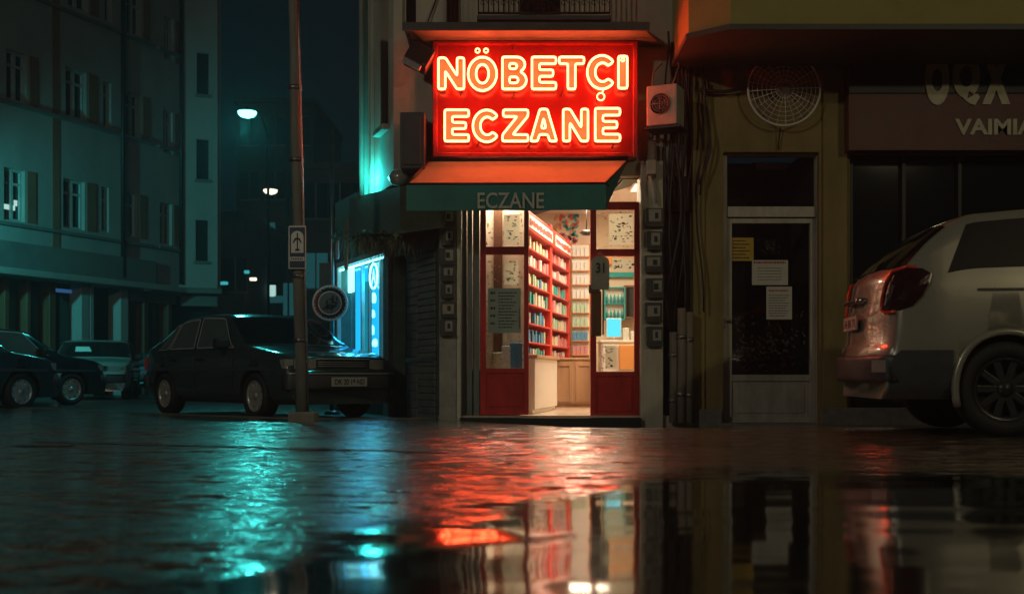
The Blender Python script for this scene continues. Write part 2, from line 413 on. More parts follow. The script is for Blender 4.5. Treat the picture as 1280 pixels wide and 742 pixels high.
    k1 = math_('SUBTRACT', 1.0, math_('MULTIPLY', sw1, sw1), clamp=True); k2 = math_('SUBTRACT', 1.0, math_('MULTIPLY', sw2, sw2), clamp=True)
    sm = math_('MULTIPLY', math_('MULTIPLY', k1, k1), math_('MULTIPLY', k2, k2))
    cb = N.new('ShaderNodeCombineXYZ'); L.new(math_('MULTIPLY', sm, -.125), cb.inputs[1])
    L.new(pud, b.inputs['Coat Weight']); cw = math_('SUBTRACT', 1.0, math_('MULTIPLY', pud, .5)); L.new(cw, b.inputs['Coat Weight']); L.new(rmx.outputs[0], b.inputs['Coat Roughness'])
    for t in (t1, t2, t3, cb.outputs[0]):
        ad_ = N.new('ShaderNodeVectorMath'); ad_.operation = 'ADD'; L.new(acc, ad_.inputs[0]); L.new(t, ad_.inputs[1]); acc = ad_.outputs[0]
    no = N.new('ShaderNodeVectorMath'); no.operation = 'NORMALIZE'; L.new(acc, no.inputs[0]); L.new(no.outputs[0], b.inputs['Normal']); L.new(no.outputs[0], b.inputs['Coat Normal'])
    return m
M['ground'] = ground_material()

def asphalt():
    m = mat('wet_asphalt', (.05, .052, .05), .32, var=.4, vs=1.2, bump=.6, bs=90, spec=.5)
    return m
M['road'] = asphalt()
M['kerb'] = mat('kerb_stone', (.16, .15, .12), .45, var=.35, vs=6, bump=.4)

# pavement: polygon edge towards the side street, fine grid where the slope is
def edge_y(x):
    pts = [(-40, 45), (-8, 17.4), (-2.9, 13.0), (-1.35, 12.45), (-1.0, 12.9), (-.7, 15.5), (6, 16), (60, 16)]
    return float(np.interp(x, [p[0] for p in pts], [p[1] for p in pts]))
xs = sorted(set([-40, -30, -22, -16, -12, -10, -8, -6.5, -5, -4, -3.4, -2.9, -2.4, -1.9, -1.6, -1.35, -1.2, -1.1, -1.0, -.85, -.7]+[round(-.5+.25*i, 3) for i in range(30)]+[8, 10, 14, 20, 30, 45, 60]))
mb = MB(); rows = 26
grid = []
for x in xs:
    ye = edge_y(x); col = []
    for j in range(rows+1):
        t = j/rows
        y = -12+(t/.2)*18 if t <= .2 else 6+(ye-6)*((t-.2)/.8)
        col.append(len(mb.v)); mb.v.append(Vector((x, y, G(x, y))))
    grid.append(col)
for i in range(len(xs)-1):
    for j in range(rows):
        mb.f.append([grid[i][j], grid[i+1][j], grid[i+1][j+1], grid[i][j+1]]); mb.sm.append(True)
tag(mb.build('pavement', M['ground']), kind='structure')
# road sheet below (reaches the horizon)
mb = MB()
mb.add([(-400, -60, -.16), (400, -60, -.16), (400, 12, -.16), (-400, 12, -.16)], [(0, 1, 2, 3)])
tag(mb.build('ground', M['road']), kind='structure')
mb = MB(); mb.add([(-400, 12, -.165), (400, 12, -.165), (400, 900, -.165), (-400, 900, -.165)], [(0, 1, 2, 3)])
tag(mb.build('terrain', M['road']), kind='structure')
RZ = -.04
mb = MB(); mb.add([(-60, 10, RZ), (-.3, 10, RZ-.02), (-.3, 140, RZ), (-60, 140, RZ)], [(0, 1, 2, 3)])
# keep the road only outside the pavement by following its edge
mb = MB(); ex = [-40, -22, -12, -8, -6, -4, -2.9, -2.1, -1.35, -1.0, -.72]
for i in range(len(ex)-1):
    a, b_ = ex[i], ex[i+1]
    mb.add([(a, edge_y(a)-.02, RZ), (b_, edge_y(b_)-.02, RZ), (b_, 160, RZ), (a, 160, RZ)], [(0, 1, 2, 3)])
tag(mb.build('road', M['road']), kind='structure')
# kerb stones along the edge
mb = MB()
pts = [(-26, 33), (-8, 17.4), (-2.9, 13.0), (-1.35, 12.45), (-1.0, 12.9)]
for i in range(len(pts)-1):
    p, q = Vector(pts[i]), Vector(pts[i+1]); Ln = (q-p).length; n = max(1, int(Ln/.8)); d = (q-p).normalized(); ang = math.atan2(d.y, d.x)
    for k in range(n):
        c = p+d*(Ln*(k+.5)/n); Mx = Matrix.Translation((c.x, c.y, 0)) @ Matrix.Rotation(ang, 4, 'Z')
        mb.box(-Ln/n/2+.006, Ln/n/2-.006, -.07, .06, -.12, .012+random.uniform(-.004, .004), .012, Mx)
tag(mb.build('kerb', M['kerb']), kind='structure')
# narrow drain grooves crossing the pavement
for (px0, py0, px1, py1, w) in ((40, 552, 560, 566, .035), (18, 557, 92, 557, .10), (100, 566, 420, 562, .02)):
    D0 = CZ*F/(py0-HZ); D1 = CZ*F/(py1-HZ)
    p = Vector((X(px0, D0), D0)); q = Vector((X(px1, D1), D1)); d = (q-p).normalized(); n = Vector((-d.y, d.x))
    mb = MB(); m_ = 14
    L0 = []; L1 = []
    for i in range(m_+1):
        c = p+(q-p)*i/m_; ww = w*(.7+.6*random.random())
        L0.append(Vector((*(c-n*ww), .006))); L1.append(Vector((*(c+n*ww), .006)))
    for i in range(m_): mb.add([L0[i], L0[i+1], L1[i+1], L1[i]], [(0, 1, 2, 3)])
    tag(mb.build('path_joint', M['dark']), kind='structure')

# ------------------------------------------------------------------ PHARMACY BUILDING
FA = Frame((0, 13.0), (1, 0))                 # its street front
A = thing('pharmacy_building', 'cream corner building with the red-framed pharmacy doors and a small railed balcony', 'building', (0.3, 13.0, -.1))
# upper wall (over the shop) with a window opening
mb = MB(); a0, a1 = FA.a(492), FA.a(858)
wh = (FA.a(503), FA.a(520), FA.z(510, 29), FA.z(510, -120))
FA.wall(mb, a0, a1, 2.80, 8.2, [wh], depth=.2)
mb.box(a0+.02, a1, 13.2, 19, 3.12, 8.2)
mb.build('upper_wall', M['wall_cream'], A)
mb = MB(); FA.box(mb, wh[0]+.01, wh[1]-.01, -.17, -.15, wh[2]+.01, wh[3]); mb.build('window', M['glass_dark'], A)
# side wall of the upper floors
FS = Frame((a0, 13.0), (-.371, 1.0)); FS.n = -FS.n      # street side is to the left
sA = lambda px, n=0: (lambda k, o: (k*o.y-o.x)/(FS.d.x-k*FS.d.y))((px-640)/F, FS.o+FS.n*n)
mb = MB(); L_ = 1.15
sw = (.25, .62, 3.45, 5.1)
def swall(fr, mb, a0, a1, z0, z1, holes, depth=.15): fr.wall(mb, a0, a1, z0, z1, holes, 0, depth)
swall(FS, mb, 0, L_, 2.72, 8.2, [sw])
mb.build('side_wall', M['wall_cream'], A)
mb = MB(); FS.box(mb, sw[0], sw[1], -.13, -.11, sw[2], sw[3]); o = mb.build('side_window', M['glass_dark'], A)
mb = MB(); FS.box(mb, sw[0]-.06, sw[1]+.06, .0, .09, sw[2]-.07, sw[2], .01); mb.build('sill', M['wall_cream'], o)
mb = MB(); FS.box(mb, L_-.02, L_+.16, -.1, .10, 2.6, 8.2, .01); FS.box(mb, L_-.22, L_-.10, 0, .05, 2.6, 8.2, .01); mb.build('pilaster', M['wall_cream'], A)
mb = MB(); mb.tube([FS.P(L_-.06, 2.7, .13), FS.P(L_-.06, 8, .13)], .035, 10); mb.build('drainpipe', M['pipe'], A)
# ground floor: pillars, dark lintel, recess to the right
mb = MB(); FA.box(mb, FA.a(549, .08), FA.a(571, .08), -.3, .08, -.25, 2.80, .008); mb.build('pillar', M['pillar_tile'], A)
mb = MB(); FA.box(mb, FA.a(571, .1), FA.a(576, .1), -.3, .10, -.25, 2.78, .004); mb.build('corner_trim', M['trim_white'], A)
mb = MB(); FA.box(mb, FA.a(801, .1), FA.a(829, .1), -.3, .10, -.30, 2.96, .008); mb.build('pillar', M['pillar'], A)
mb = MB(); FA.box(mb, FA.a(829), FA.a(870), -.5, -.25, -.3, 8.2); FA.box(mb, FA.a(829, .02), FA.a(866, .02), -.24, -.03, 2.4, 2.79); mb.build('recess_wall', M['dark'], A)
mb = MB(); FA.box(mb, FA.a(549, 0), FA.a(800, 0), -.24, .03, 2.80, 2.97); mb.build('lintel', M['wall_cream'], A)
# threshold
mb = MB(); FA.box(mb, FA.a(575, .12), FA.a(801, .12), -.12, .17, -.2, FA.z(680, 522, .17)); mb.build('doorstep', M['dark_metal'], A)
# jamb strips left of the doors
mb = MB()
for (p, q, n) in ((577, 583, -.08), (584, 590, .0), (591, 599, -.04)):
    FA.box(mb, FA.a(p), FA.a(q), -.15, n, -.1, 2.79, .003)
mb.build('door_jamb', M['jamb'], A)
# red door frames
def leaf(px0, px1, pyt, rails, pyb, nm, extra_top):
    """one glazed red leaf with a transom light above it"""
    lf = empty(nm, parent=A)
    mb = MB(); n0, n1 = -.09, -.03
    sw_ = 7.5
    FA.pbox(mb, px0, px0+sw_, pyt, pyb, n0, n1, .006); FA.pbox(mb, px1-sw_+1.5, px1, pyt, pyb, n0, n1, .006)
    for (r0, r1) in rails: FA.pbox(mb, px0+sw_-.5, px1-sw_+2, r0, r1, n0, n1-.004, .004)
    mb.build('frame', M['red_door'], lf)
    mb = MB(); zb = rails[-2][1]
    FA.pbox(mb, px0+sw_-1, px1-sw_+2.5, zb-1, pyb, n0+.01, n1-.025)
    FA.pbox(mb, px0+sw_+3, px1-sw_-2, zb+7, pyb-10, n0+.02, n1-.012, .008)
    mb.build('bottom_panel', M['red_door'], lf)
    mb = MB(); FA.pbox(mb, px0+sw_-1, px1-sw_+2.5, pyt, zb, -.066, -.060); mb.build('pane', M['glass'], lf)
    return lf
L1 = leaf(600, 661, 222, [(222, 226), (308, 318), (460, 466), (512, 518)], 518, 'door', 0)
L2 = leaf(738, 799, 252, [(252, 262), (311, 320), (464, 470), (517, 524)], 524, 'door', 0)
mb = MB(); FA.pbox(mb, 661, 738, 222, 226, -.09, -.03); FA.pbox(mb, 752, 799, 217, 221, -.09, -.03); mb.build('transom_bar', M['trim_white'], A)
mb = MB(); FA.pbox(mb, 753, 799, 221, 252, -.062, -.058); mb.build('transom_pane', M['glass'], A)
# handle plate and pull
mb = MB(); FA.pbox(mb, 739, 752, 363, 420, -.03, .01, .012); FA.pbox(mb, 736, 750, 355, 366, -.025, .02, .01); FA.pbox(mb, 753, 755, 360, 418, .0, .02, .005)
mb.build('handle', M['wood_brown'], L2)
mb = MB(); mb.tube([FA.P(FA.a(650), FA.z(650, 385), -.03), FA.P(FA.a(650), FA.z(650, 385), .02), FA.P(FA.a(650), FA.z(650, 410), .02), FA.P(FA.a(650), FA.z(650, 410), -.03)], .008, 6)
mb.build('handle', M['steel'], L1)
# floral stickers on the panes: small leaf shapes following the edges
mb = MB()
def leafshape(mb, fr, px, py, n, s, ang):
    a = fr.a(px, n); z = fr.z(px, py, n); pts = []
    for k in range(8):
        t = 2*math.pi*k/8; u = math.cos(t)*s; v = math.sin(t)*s*.4
        pts.append(fr.P(a+u*math.cos(ang)-v*math.sin(ang), z+u*math.sin(ang)+v*math.cos(ang), n))
    mb.add(pts, [list(range(8))])
rnd = random.Random(3)
for side in (612, 651):
    for k in range(26):
        py = 268+k*7.2+rnd.uniform(-2, 2)
        if 305 < py < 320: continue
        leafshape(mb, FA, side+rnd.uniform(-4, 4), py, -.056, .012+rnd.random()*.012, rnd.uniform(0, 3))
for k in range(26):
    leafshape(mb, FA, rnd.uniform(612, 652), rnd.uniform(282, 304) if k % 2 else rnd.uniform(322, 356), -.056, .008+rnd.random()*.01, rnd.uniform(0, 3))
mb.build('floral_pattern', M['floral'], L1)
mb = MB()
for k in range(40):
    px = rnd.uniform(755, 796); py = rnd.choice([rnd.uniform(300, 309), rnd.uniform(265, 300), rnd.uniform(430, 462)])
    if py > 420: px = rnd.uniform(752, 760)
    leafshape(mb, FA, px, py, -.056, .006+rnd.random()*.012, rnd.uniform(0, 3))
mb.build('floral_pattern', M['floral'], L2)
# balcony
B = empty('balcony', parent=A)
mb = MB(); FA.pbox(mb, 596, 764, 19, 25, 0, .5, .01); mb.build('slab', M['canopy_edge'], B)
mb = MB(); zb = FA.z(680, 20, .5); za = FA.a(598, .48); ze = FA.a(762, .48)
for z_ in (zb+.04, zb+.85): mb.tube([FA.P(za, z_, .02), FA.P(za, z_, .47), FA.P(ze, z_, .47), FA.P(ze, z_, .02)], .014, 6)
n = 26
for i in range(n+1):
    a_ = za+(ze-za)*i/n; mb.tube([FA.P(a_, zb+.04, .47), FA.P(a_, zb+.85, .47)], .007, 5)
for i in range(0, n, 2):          # scrolls in the railing
    a_ = za+(ze-za)*(i+1)/n
    mb.tube([FA.P(a_+.045*math.cos(t*.6)*(1-t*.07), zb+.15+.045*math.sin(t*.6)*(1-t*.07), .47) for t in range(11)], .005, 4)
mb.build('railing', M['dark_metal'], B)
mb = MB(); FA.pbox(mb, 650, 700, -150, 18, .003, .02); mb.build('balcony_door', M['glass_dark'], B)
# wall pipes at the top left
mb = MB()
for px in (560, 566, 571): mb.tube([FA.P(FA.a(px, .04), 4.42, .04), FA.P(FA.a(px, .04), 8, .04)], .02, 6)
mb.tube([FA.P(FA.a(556), 4.5, .03), FA.P(FA.a(545), 4.55, .05), FA.P(FA.a(530), 4.45, .05), FA.P(FA.a(548), 4.9, .03)], .01, 5)
mb.build('wall_pipe', M['dark_metal'], A)

# ---- interior (part of the building)
mb = MB(); mb.box(-.85, 2.4, 12.96, 18.2, -.15, FA.z(700, 519)); mb.build('floor', M['int_floor'], A)
mb = MB(); mb.box(-.85, 2.4, 13.26, 18.2, 3.02, 3.10); mb.build('ceiling', M['int_white'], A)
mb = MB(); mb.box(-.85, 2.4, 17.6, 17.7, 0, 3.02); mb.box(2.25, 2.4, 13.25, 17.6, 0, 3.02)
mb.box(-.85, -.78, 13.25, 17.6, 0, 3.02); mb.build('inner_wall', M['int_wall'], A)
# partition behind the left pane and behind the shelves
mb = MB(); mb.box(-.76, X(656, 13.36), 13.36, 13.40, .03, 3.0); mb.build('partition', M['int_wall'], A)
mb = MB(); mb.box(X(617, 13.34), X(628, 13.34), 13.335, 13.357, .5, 2.9); mb.build('partition_post', M['wood_brown'], A)
mb = MB(); mb.box(X(713, 17.5), X(738, 17.5)+.04, 17.45, 17.59, .03, Z(305, 17.45)); mb.box(X(738, 17.5)+.05, 2.2, 17.50, 17.59, Z(330, 17.5), Z(312, 17.5)); mb.build('orange_panel', M['int_orange'], A)
mb = MB(); mb.box(X(755, 17.5), X(800, 17.5), 17.52, 17.585, Z(346, 17.5), Z(340, 17.5)); mb.build('teal_band', M['ink_teal'], A)
FI = Frame((.144, 13.42), (.2, 1.0)); FI_D = FI.d      # plane of the shelf fronts
# its street-facing normal must point into the room (to the right)
def shelf_unit(t0, t1, label, levels, top, base_white):
    p = FI.P(t0, .03)
    r = thing('shelf_unit', label, 'shelf', tuple(p), 0, 'red medicine shelves along the shop wall')
    dp = -.30
    for q0 in (t0, t1-.07): mb = MB(); FI.box(mb, q0, q0+.07, dp, 0, .03, top, .004); mb.build('upright', M['red_shelf'], r)
    mb = MB(); FI.box(mb, t0+.07, t1-.07, dp-.02, dp, .03, top); mb.build('back_panel', M['red_shelf'], r)
    for z in levels:
        mb = MB(); FI.box(mb, t0+.07, t1-.07, dp, -.005, z-.02, z, .003); mb.build('shelf_board', M['red_shelf'], r)
    mb = MB(); FI.box(mb, t0, t1, dp, .03, top-.30, top-.07, .005); mb.build('header', M['red_shelf'], r)
    mb = MB(); FI.box(mb, t0+.12, t1-.12, .032, .04, top-.27, top-.12); mb.build('header_sign', M['int_white'], r)
    mb = MB(); rr_ = random.Random(int(t0*10)+4); t_ = t0+.16
    while t_ < t1-.2:
        w__ = rr_.uniform(.03, .09); FI.box(mb, t_, t_+w__, .041, .044, top-.25+rr_.uniform(0, .03), top-.15-rr_.uniform(0, .03)); t_ += w__+.03
    mb.build('header_lettering', M['ink_red'], r)
    if base_white:
        mb = MB(); FI.box(mb, t0+.07, t1-.25, dp, .12, .08, .70, .008); FI.box(mb, t0+.07, t1-.25, dp, .09, .03, .08); mb.build('cabinet', M['int_white'], r)
        mb = MB(); FI.box(mb, t0+.05, t1-.2, dp, .15, .70, .74, .005); mb.build('worktop', M['wood_light'], r)
    return r
levels = [.755, .91, 1.14, 1.38, 1.62, 1.85, 2.07]
shelf_unit(0.0, 2.03, 'tall red medicine shelf over a white cabinet, right behind the left door leaf', levels, 2.56, True)
shelf_unit(2.04, 3.78, 'tall red medicine shelf farther inside, beside the wooden cabinet', levels, 2.56, False)
# medicine boxes
colours = {'teal': (.05, .45, .42), 'white': (.75, .75, .72), 'pale green': (.45, .66, .48), 'pink': (.75, .30, .30), 'blue': (.08, .32, .55), 'cream': (.75, .66, .45)}
bm_ = {k: mat('carton_'+k.replace(' ', '_'), v, .5, var=.35, vs=30, bump=0) for k, v in colours.items()}
proto = {}
for k in colours:
    mb = MB(); mb.box(-.045, .045, -.03, .03, 0, 1, .0); me = mb.build('medicine_box', bm_[k]); proto[k] = me.data; bpy.data.objects.remove(me)
names_unit = ['shelf nearest the door', 'shelf farther inside']
lev_word = ['lowest board', 'second board up', 'third board up', 'fourth board up', 'fifth board up', 'sixth board up', 'top board']
rot = math.atan2(FI.d.y, FI.d.x)
for u, (t0, t1) in enumerate(((.10, 1.93), (2.14, 3.68))):
    for li, z in enumerate(levels):
        t = t0+.06
        prev = None
        while t < t1-.03:
            if prev is None or rnd.random() < .5:
                pool = ['pink', 'white', 'cream'] if li >= 5 else (['teal', 'pale green', 'white', 'blue', 'cream'] if (u == 0) else ['white', 'cream', 'pale green', 'teal', 'pink'])
                prev = rnd.choice(pool)
            h = (levels[li+1]-z-.06 if li < 6 else .16)*rnd.uniform(.62, .98)
            w = rnd.uniform(.9, 1.35)
            o = bpy.data.objects.new('medicine_box', proto[prev]); COL.objects.link(o)
            p = FI.P(t, z, -.06-rnd.random()*.04)
            o.location = p; o.rotation_euler = (0, 0, rot+rnd.uniform(-.05, .05)); o.scale = (w, 1.3, h)
            tag(o, f'small {prev} medicine box, {lev_word[li]} of the red {names_unit[u]}', 'medicine box', f'{prev} medicine boxes, {lev_word[li]}, {names_unit[u]}')
            t += .1*w+rnd.choice([.0, .005, .01, .06])
# wood cabinet
def panel_cabinet(name, label, x0, x1, y0, y1, z0, z1, mt, n=2):
    r = thing(name, label, 'cabinet', ((x0+x1)/2, (y0+y1)/2, z0))
    mb = MB(); mb.box(x0, x1, y0, y1, z0+.05, z1-.03, .006); mb.box(x0+.03, x1-.03, y0+.03, y1, z0, z0+.05); mb.build('body', mt, r)
    mb = MB(); mb.box(x0-.02, x1+.02, y0-.02, y1, z1-.03, z1, .006); mb.build('top', mt, r)
    w = (x1-x0)/n
    for i in range(n):
        a, b = x0+w*i+.02, x0+w*(i+1)-.02
        mb = MB(); mb.box(a, a+.05, y0-.015, y0, z0+.08, z1-.06, .003); mb.box(b-.05, b, y0-.015, y0, z0+.08, z1-.06, .003)
        mb.box(a+.05, b-.05, y0-.015, y0, z0+.08, z0+.14, .003); mb.box(a+.05, b-.05, y0-.015, y0, z1-.12, z1-.06, .003)
        mb.build('door', mt, r)
    return r
zf = FA.z(700, 519)
panel_cabinet('wooden_cabinet', 'light wood panelled cabinet at the far end of the red shelves', X(693, 16.3), X(742, 16.3), 16.3, 17.0, zf, Z(447, 16.3), M['wood_light'])
panel_cabinet('shop_counter', 'white shop counter seen through the right door leaf', X(752, 15.6), X(810, 15.6)+.2, 15.6, 16.2, zf, Z(425, 15.6), M['int_white'], 3)
mb = MB(); mb.box(X(774, 15.5), X(796, 15.5), 15.45, 15.57, Z(462, 15.5), Z(431, 15.5), .01)
tag(mb.build('display_box', M['int_orange']), 'orange display box in front of the white shop counter', 'display box')
r = thing('wall_decal', 'orange and teal leaf decoration high on the end wall of the shop', 'wall decoration', (X(712, 17.5), 17.58, 2.7))
for mt_, sd in (('int_orange', 1), ('ink_teal', 2), ('red_shelf', 3)):
    mb = MB(); rr_ = random.Random(sd); FE_ = Frame((0, 17.59), (1, 0))
    for q in range(22): leafshape(mb, FE_, rr_.uniform(694, 722), rr_.uniform(262, 302), .004+sd*.001, rr_.uniform(.03, .07), rr_.uniform(0, 3))
    mb.build('leaf_motif', M[mt_], r)
# white wall rack
r = thing('wall_rack', 'white rack of packets on the orange end wall', 'rack', (X(726, 17.4), 17.4, 1.0))
mb = MB(); x0, x1 = X(715, 17.4), X(736.5, 17.4)
mb.box(x0, x1, 17.42, 17.44, Z(446, 17.4), Z(306, 17.4)); mb.build('back_panel', M['int_white'], r)
for k in range(8):
    z = Z(443-k*17.5, 17.4); mb = MB(); mb.box(x0, x1, 17.33, 17.418, z-.012, z, .002); mb.build('shelf_board', M['int_orange'], r)
    tt = x0+.03
    cc = rnd.choice(['white', 'blue', 'white', 'pink', 'pale green'])
    while tt < x1-.03:
        o = bpy.data.objects.new('packet', proto[cc]); COL.objects.link(o); o.location = (tt, 17.375, z+.001); o.scale = (.55, .8, .13)
        tag(o, f'small {cc} packet on row {["one","two","three","four","five","six","seven","eight"][k]} from the bottom of the white wall rack', 'packet', f'{cc} packets on white rack row {k+1}'); tt += .062
r = thing('display_rack', 'teal-edged rack of blue bottles on the wall behind the counter', 'rack', (X(770, 17.3), 17.4, 1.4))
mb = MB(); x0, x1 = X(757, 17.3), X(780, 17.3); z0, z1 = Z(398, 17.3), Z(360, 17.3)
mb.box(x0, x1, 17.40, 17.42, z0, z1); mb.build('back_panel', M['int_white'], r)
mb = MB(); mb.box(x0-.02, x0, 17.3, 17.42, z0-.02, z1+.02); mb.box(x1, x1+.02, 17.3, 17.42, z0-.02, z1+.02); mb.box(x0, x1, 17.3, 17.42, z1, z1+.02); mb.box(x0, x1, 17.3, 17.42, z0-.02, z0); mb.box(x0, x1, 17.3, 17.40, (z0+z1)/2-.01, (z0+z1)/2+.005)
mb.build('frame', M['ink_teal'], r)
mb0 = None
for j, zz in enumerate((z0+.002, (z0+z1)/2+.007)):
    for i in range(5):
        mb = MB(); cx = x0+.03+i*(x1-x0-.06)/4
        mb.lathe([(0, 0), (.02, 0), (.02, .09), (.008, .11), (.008, .135), (0, .135)], Matrix.Translation((cx, 17.35, zz)), 10)
        tag(mb.build('bottle', M['ink_teal']), f'small teal bottle on the {"lower" if j==0 else "upper"} board of the teal-edged rack', 'bottle', f'teal bottles on {"lower" if j==0 else "upper"} board')
r = thing('framed_cabinet', 'dark brown glazed wall case behind the counter', 'wall case', (X(788, 17.4), 17.5, 1.4))
mb = MB(); x0, x1, z0, z1 = X(781, 17.3), X(797, 17.3), Z(398, 17.3), Z(356, 17.3)
for q in ((x0, x0+.03, z0, z1), (x1-.03, x1, z0, z1), (x0+.03, x1-.03, z0, z0+.03), (x0+.03, x1-.03, z1-.03, z1)): mb.box(q[0], q[1], 17.35, 17.49, q[2], q[3])
mb.build('frame', M['wood_brown'], r)
mb = MB(); mb.box(x0+.03, x1-.03, 17.45, 17.48, z0+.03, z1-.03); mb.build('pane', M['glass_dark'], r)
# counter screen and till
r = thing('monitor', 'bright cyan screen on the shop counter', 'monitor', (X(767, 15.8), 15.8, Z(425, 15.8)))
mb = MB(); zc = Z(425, 15.6); mb.box(X(759, 15.8)-.01, X(776, 15.8)+.01, 15.82, 15.85, zc+.05, zc+.32, .006); mb.cyl((X(767.5, 15.8), 15.86, zc), (X(767.5, 15.8), 15.86, zc+.1), .02); mb.box(X(763, 15.8), X(772, 15.8), 15.8, 15.92, zc, zc+.01)
mb.build('casing', M['int_white'], r)
mb = MB(); mb.box(X(759, 15.8), X(776, 15.8), 15.812, 15.819, zc+.06, zc+.31); mb.build('screen', M['screen_cyan'], r)
for i, (a, b, h) in enumerate(((779, 786, .18), (788, 796, .13))):
    mb = MB(); mb.box(X(a, 15.8), X(b, 15.8), 15.75, 15.9, zc, zc+h, .012); mb.box(X(a, 15.8)+.01, X(b, 15.8)-.01, 15.745, 15.751, zc+h*.4, zc+h*.45)
    tag(mb.build('carton', M['paper']), ['taller white carton on the counter beside the cyan screen', 'shorter white carton at the right end of the counter'][i], 'carton')
# camera dome + ceiling lamps
r = thing('ceiling_fan_lamp', 'small dark ceiling fitting hanging above the wooden cabinet', 'ceiling fitting', (X(733, 16), 16, 2.6))
mb = MB(); cz_ = Z(291, 16); mb.cyl((X(733, 16), 16, cz_), (X(733, 16), 16, 3.02), .01, 6); mb.build('rod', M['black'], r)
mb = MB(); mb.lathe([(0, .05), (.06, .04), (.10, 0), (.06, -.03), (0, -.04)], Matrix.Translation((X(733, 16), 16, cz_)), 14); mb.build('housing', M['black'], r)
for i, (x, y) in enumerate(((.9, 14.2), (1.1, 15.9), (1.9, 14.9))):
    r = thing('ceiling_light', ['square ceiling light nearest the doors', 'square ceiling light over the back of the shop', 'square ceiling light near the right wall of the shop'][i], 'ceiling light', (x, y, 3.0), 0, 'pharmacy ceiling lights')
    mb = MB(); mb.box(x-.32, x+.32, y-.32, y+.32, 2.985, 3.018, .004); mb.build('frame', M['int_white'], r)
    mb = MB(); mb.box(x-.29, x+.29, y-.29, y+.29, 2.978, 2.984); mb.build('diffuser', M['lamp_ceiling'], r)
    ld = bpy.data.lights.new('ceiling_lamp', 'AREA'); ld.size = .55; ld.energy = 46; ld.color = (1, .76, .52)
    lo = bpy.data.objects.new('ceiling_lamp', ld); COL.objects.link(lo); lo.location = (x, y, 2.96)
ld = bpy.data.lights.new('display_fill', 'AREA'); ld.shape = 'RECTANGLE'; ld.size = .5; ld.size_y = .1; ld.energy = 15; ld.color = (1, .82, .62)  # added lamp for the display, which the ceiling lights do not reach
lo = bpy.data.objects.new('display_fill', ld); COL.objects.link(lo); lo.location = (-.2, 13.2, 2.70)
r = thing('added_strip_light', 'added strip light over the display behind the left door leaf', 'ceiling light', (-.2, 13.2, 2.72)); mb = MB(); mb.box(-.46, .06, 13.14, 13.26, 2.72, 2.78, .005); mb.build('housing', M['int_white'], r)
# goods behind left pane
for i, (px, w, h, c) in enumerate(((622, 7, 22, 'cream'), (633, 6, 30, 'white'), (645, 8, 34, 'blue'))):
    D_ = 13.2; mb = MB(); zb_ = Z(462, D_)
    mb.box(X(px-w, D_), X(px+w, D_), D_, D_+.1, zb_, zb_+h/F*D_, .01)
    tag(mb.build('display_carton', bm_[c]), f'{c} carton standing on the ledge behind the left door pane', 'carton')
mb = MB(); mb.box(-.5, .1, 13.12, 13.33, zf, Z(463, 13.2)); tag(mb.build('display_ledge', M['wood_light']), 'low wooden display ledge behind the left door leaf', 'ledge')

# notices on the doors
def notice(fr, px0, px1, py0, py1, n, mt, label, draw, name='notice'):
    r = thing(name, label, 'notice', tuple(fr.P(fr.a((px0+px1)/2, n), fr.z((px0+px1)/2, py1, n), n)))
    mb = MB(); fr.pbox(mb, px0, px1, py0, py1, n-.004, n); mb.build('sheet', mt, r)
    draw(r, fr, n+.002); return r
def lines(r, fr, n, px0, px1, rows, mt, h=1.2, nm='text_lettering'):
    mb = MB()
    for (py, a, b) in rows:
        x = a
        while x < b:
            w = rnd.uniform(1.2, 4); x2 = min(b, x+w)
            fr.pbox(mb, x, x2, py-h/2, py+h/2, n-.001, n); x = x2+.7
    mb.build(nm, mt, r)
def d1(r, fr, n):
    lines(r, fr, n, 0, 0, [(366+k*9.5, 613, 619) for k in range(5)], M['ink'], 3, 'column_lettering')
    rows = []
    for k in range(12): rows.append((366+k*3.9, 623, 646-(k % 3)*3))
    lines(r, fr, n, 0, 0, rows, M['ink'], 1.5)
notice(FA, 610, 651, 360, 416, -.024+.02, M['paper_grey'], 'grey notice with a printed duty list taped on the left door pane', d1)
FD = None
def poster(px0, px1, py0, py1, mt, label, marks):
    r = thing('poster', label, 'poster', tuple(FA.P(FA.a((px0+px1)/2, -.07), FA.z((px0+px1)/2, py1, -.07), -.07)))
    mb = MB(); FA.pbox(mb, px0, px1, py0, py1, -.072, -.069); mb.build('sheet', mt, r)
    for (mm_, n_) in marks:
        mb = MB()
        for q in range(n_):
            x_ = rnd.uniform(px0+2, px1-5); y_ = rnd.uniform(py0+2, py1-3); FA.pbox(mb, x_, x_+rnd.uniform(1, 4), y_, y_+rnd.uniform(.7, 1.6), -.0688, -.068)
        mb.build('poster_print', mm_, r)
poster(761, 795, 267, 306, M['poster'], 'pale printed poster filling the light above the right door leaf', [(M['ink_teal'], 16), (M['ink_red'], 14), (M['ink'], 6)])
poster(765, 795, 322, 338, M['poster'], 'wide pale poster at the top of the right door pane', [(M['ink_red'], 10), (M['ink'], 10)])
poster(757, 770, 432, 460, M['poster'], 'small narrow sheet at the bottom of the right door pane', [(M['ink'], 12)])
poster(630, 650, 268, 305, M['poster'], 'pale sheet in the light above the left door leaf', [(M['ink'], 10), (M['ink_teal'], 8)])
poster(630, 648, 324, 356, M['poster'], 'pale sheet above the grey notice on the left door pane', [(M['ink_teal'], 18), (M['ink_red'], 6)])
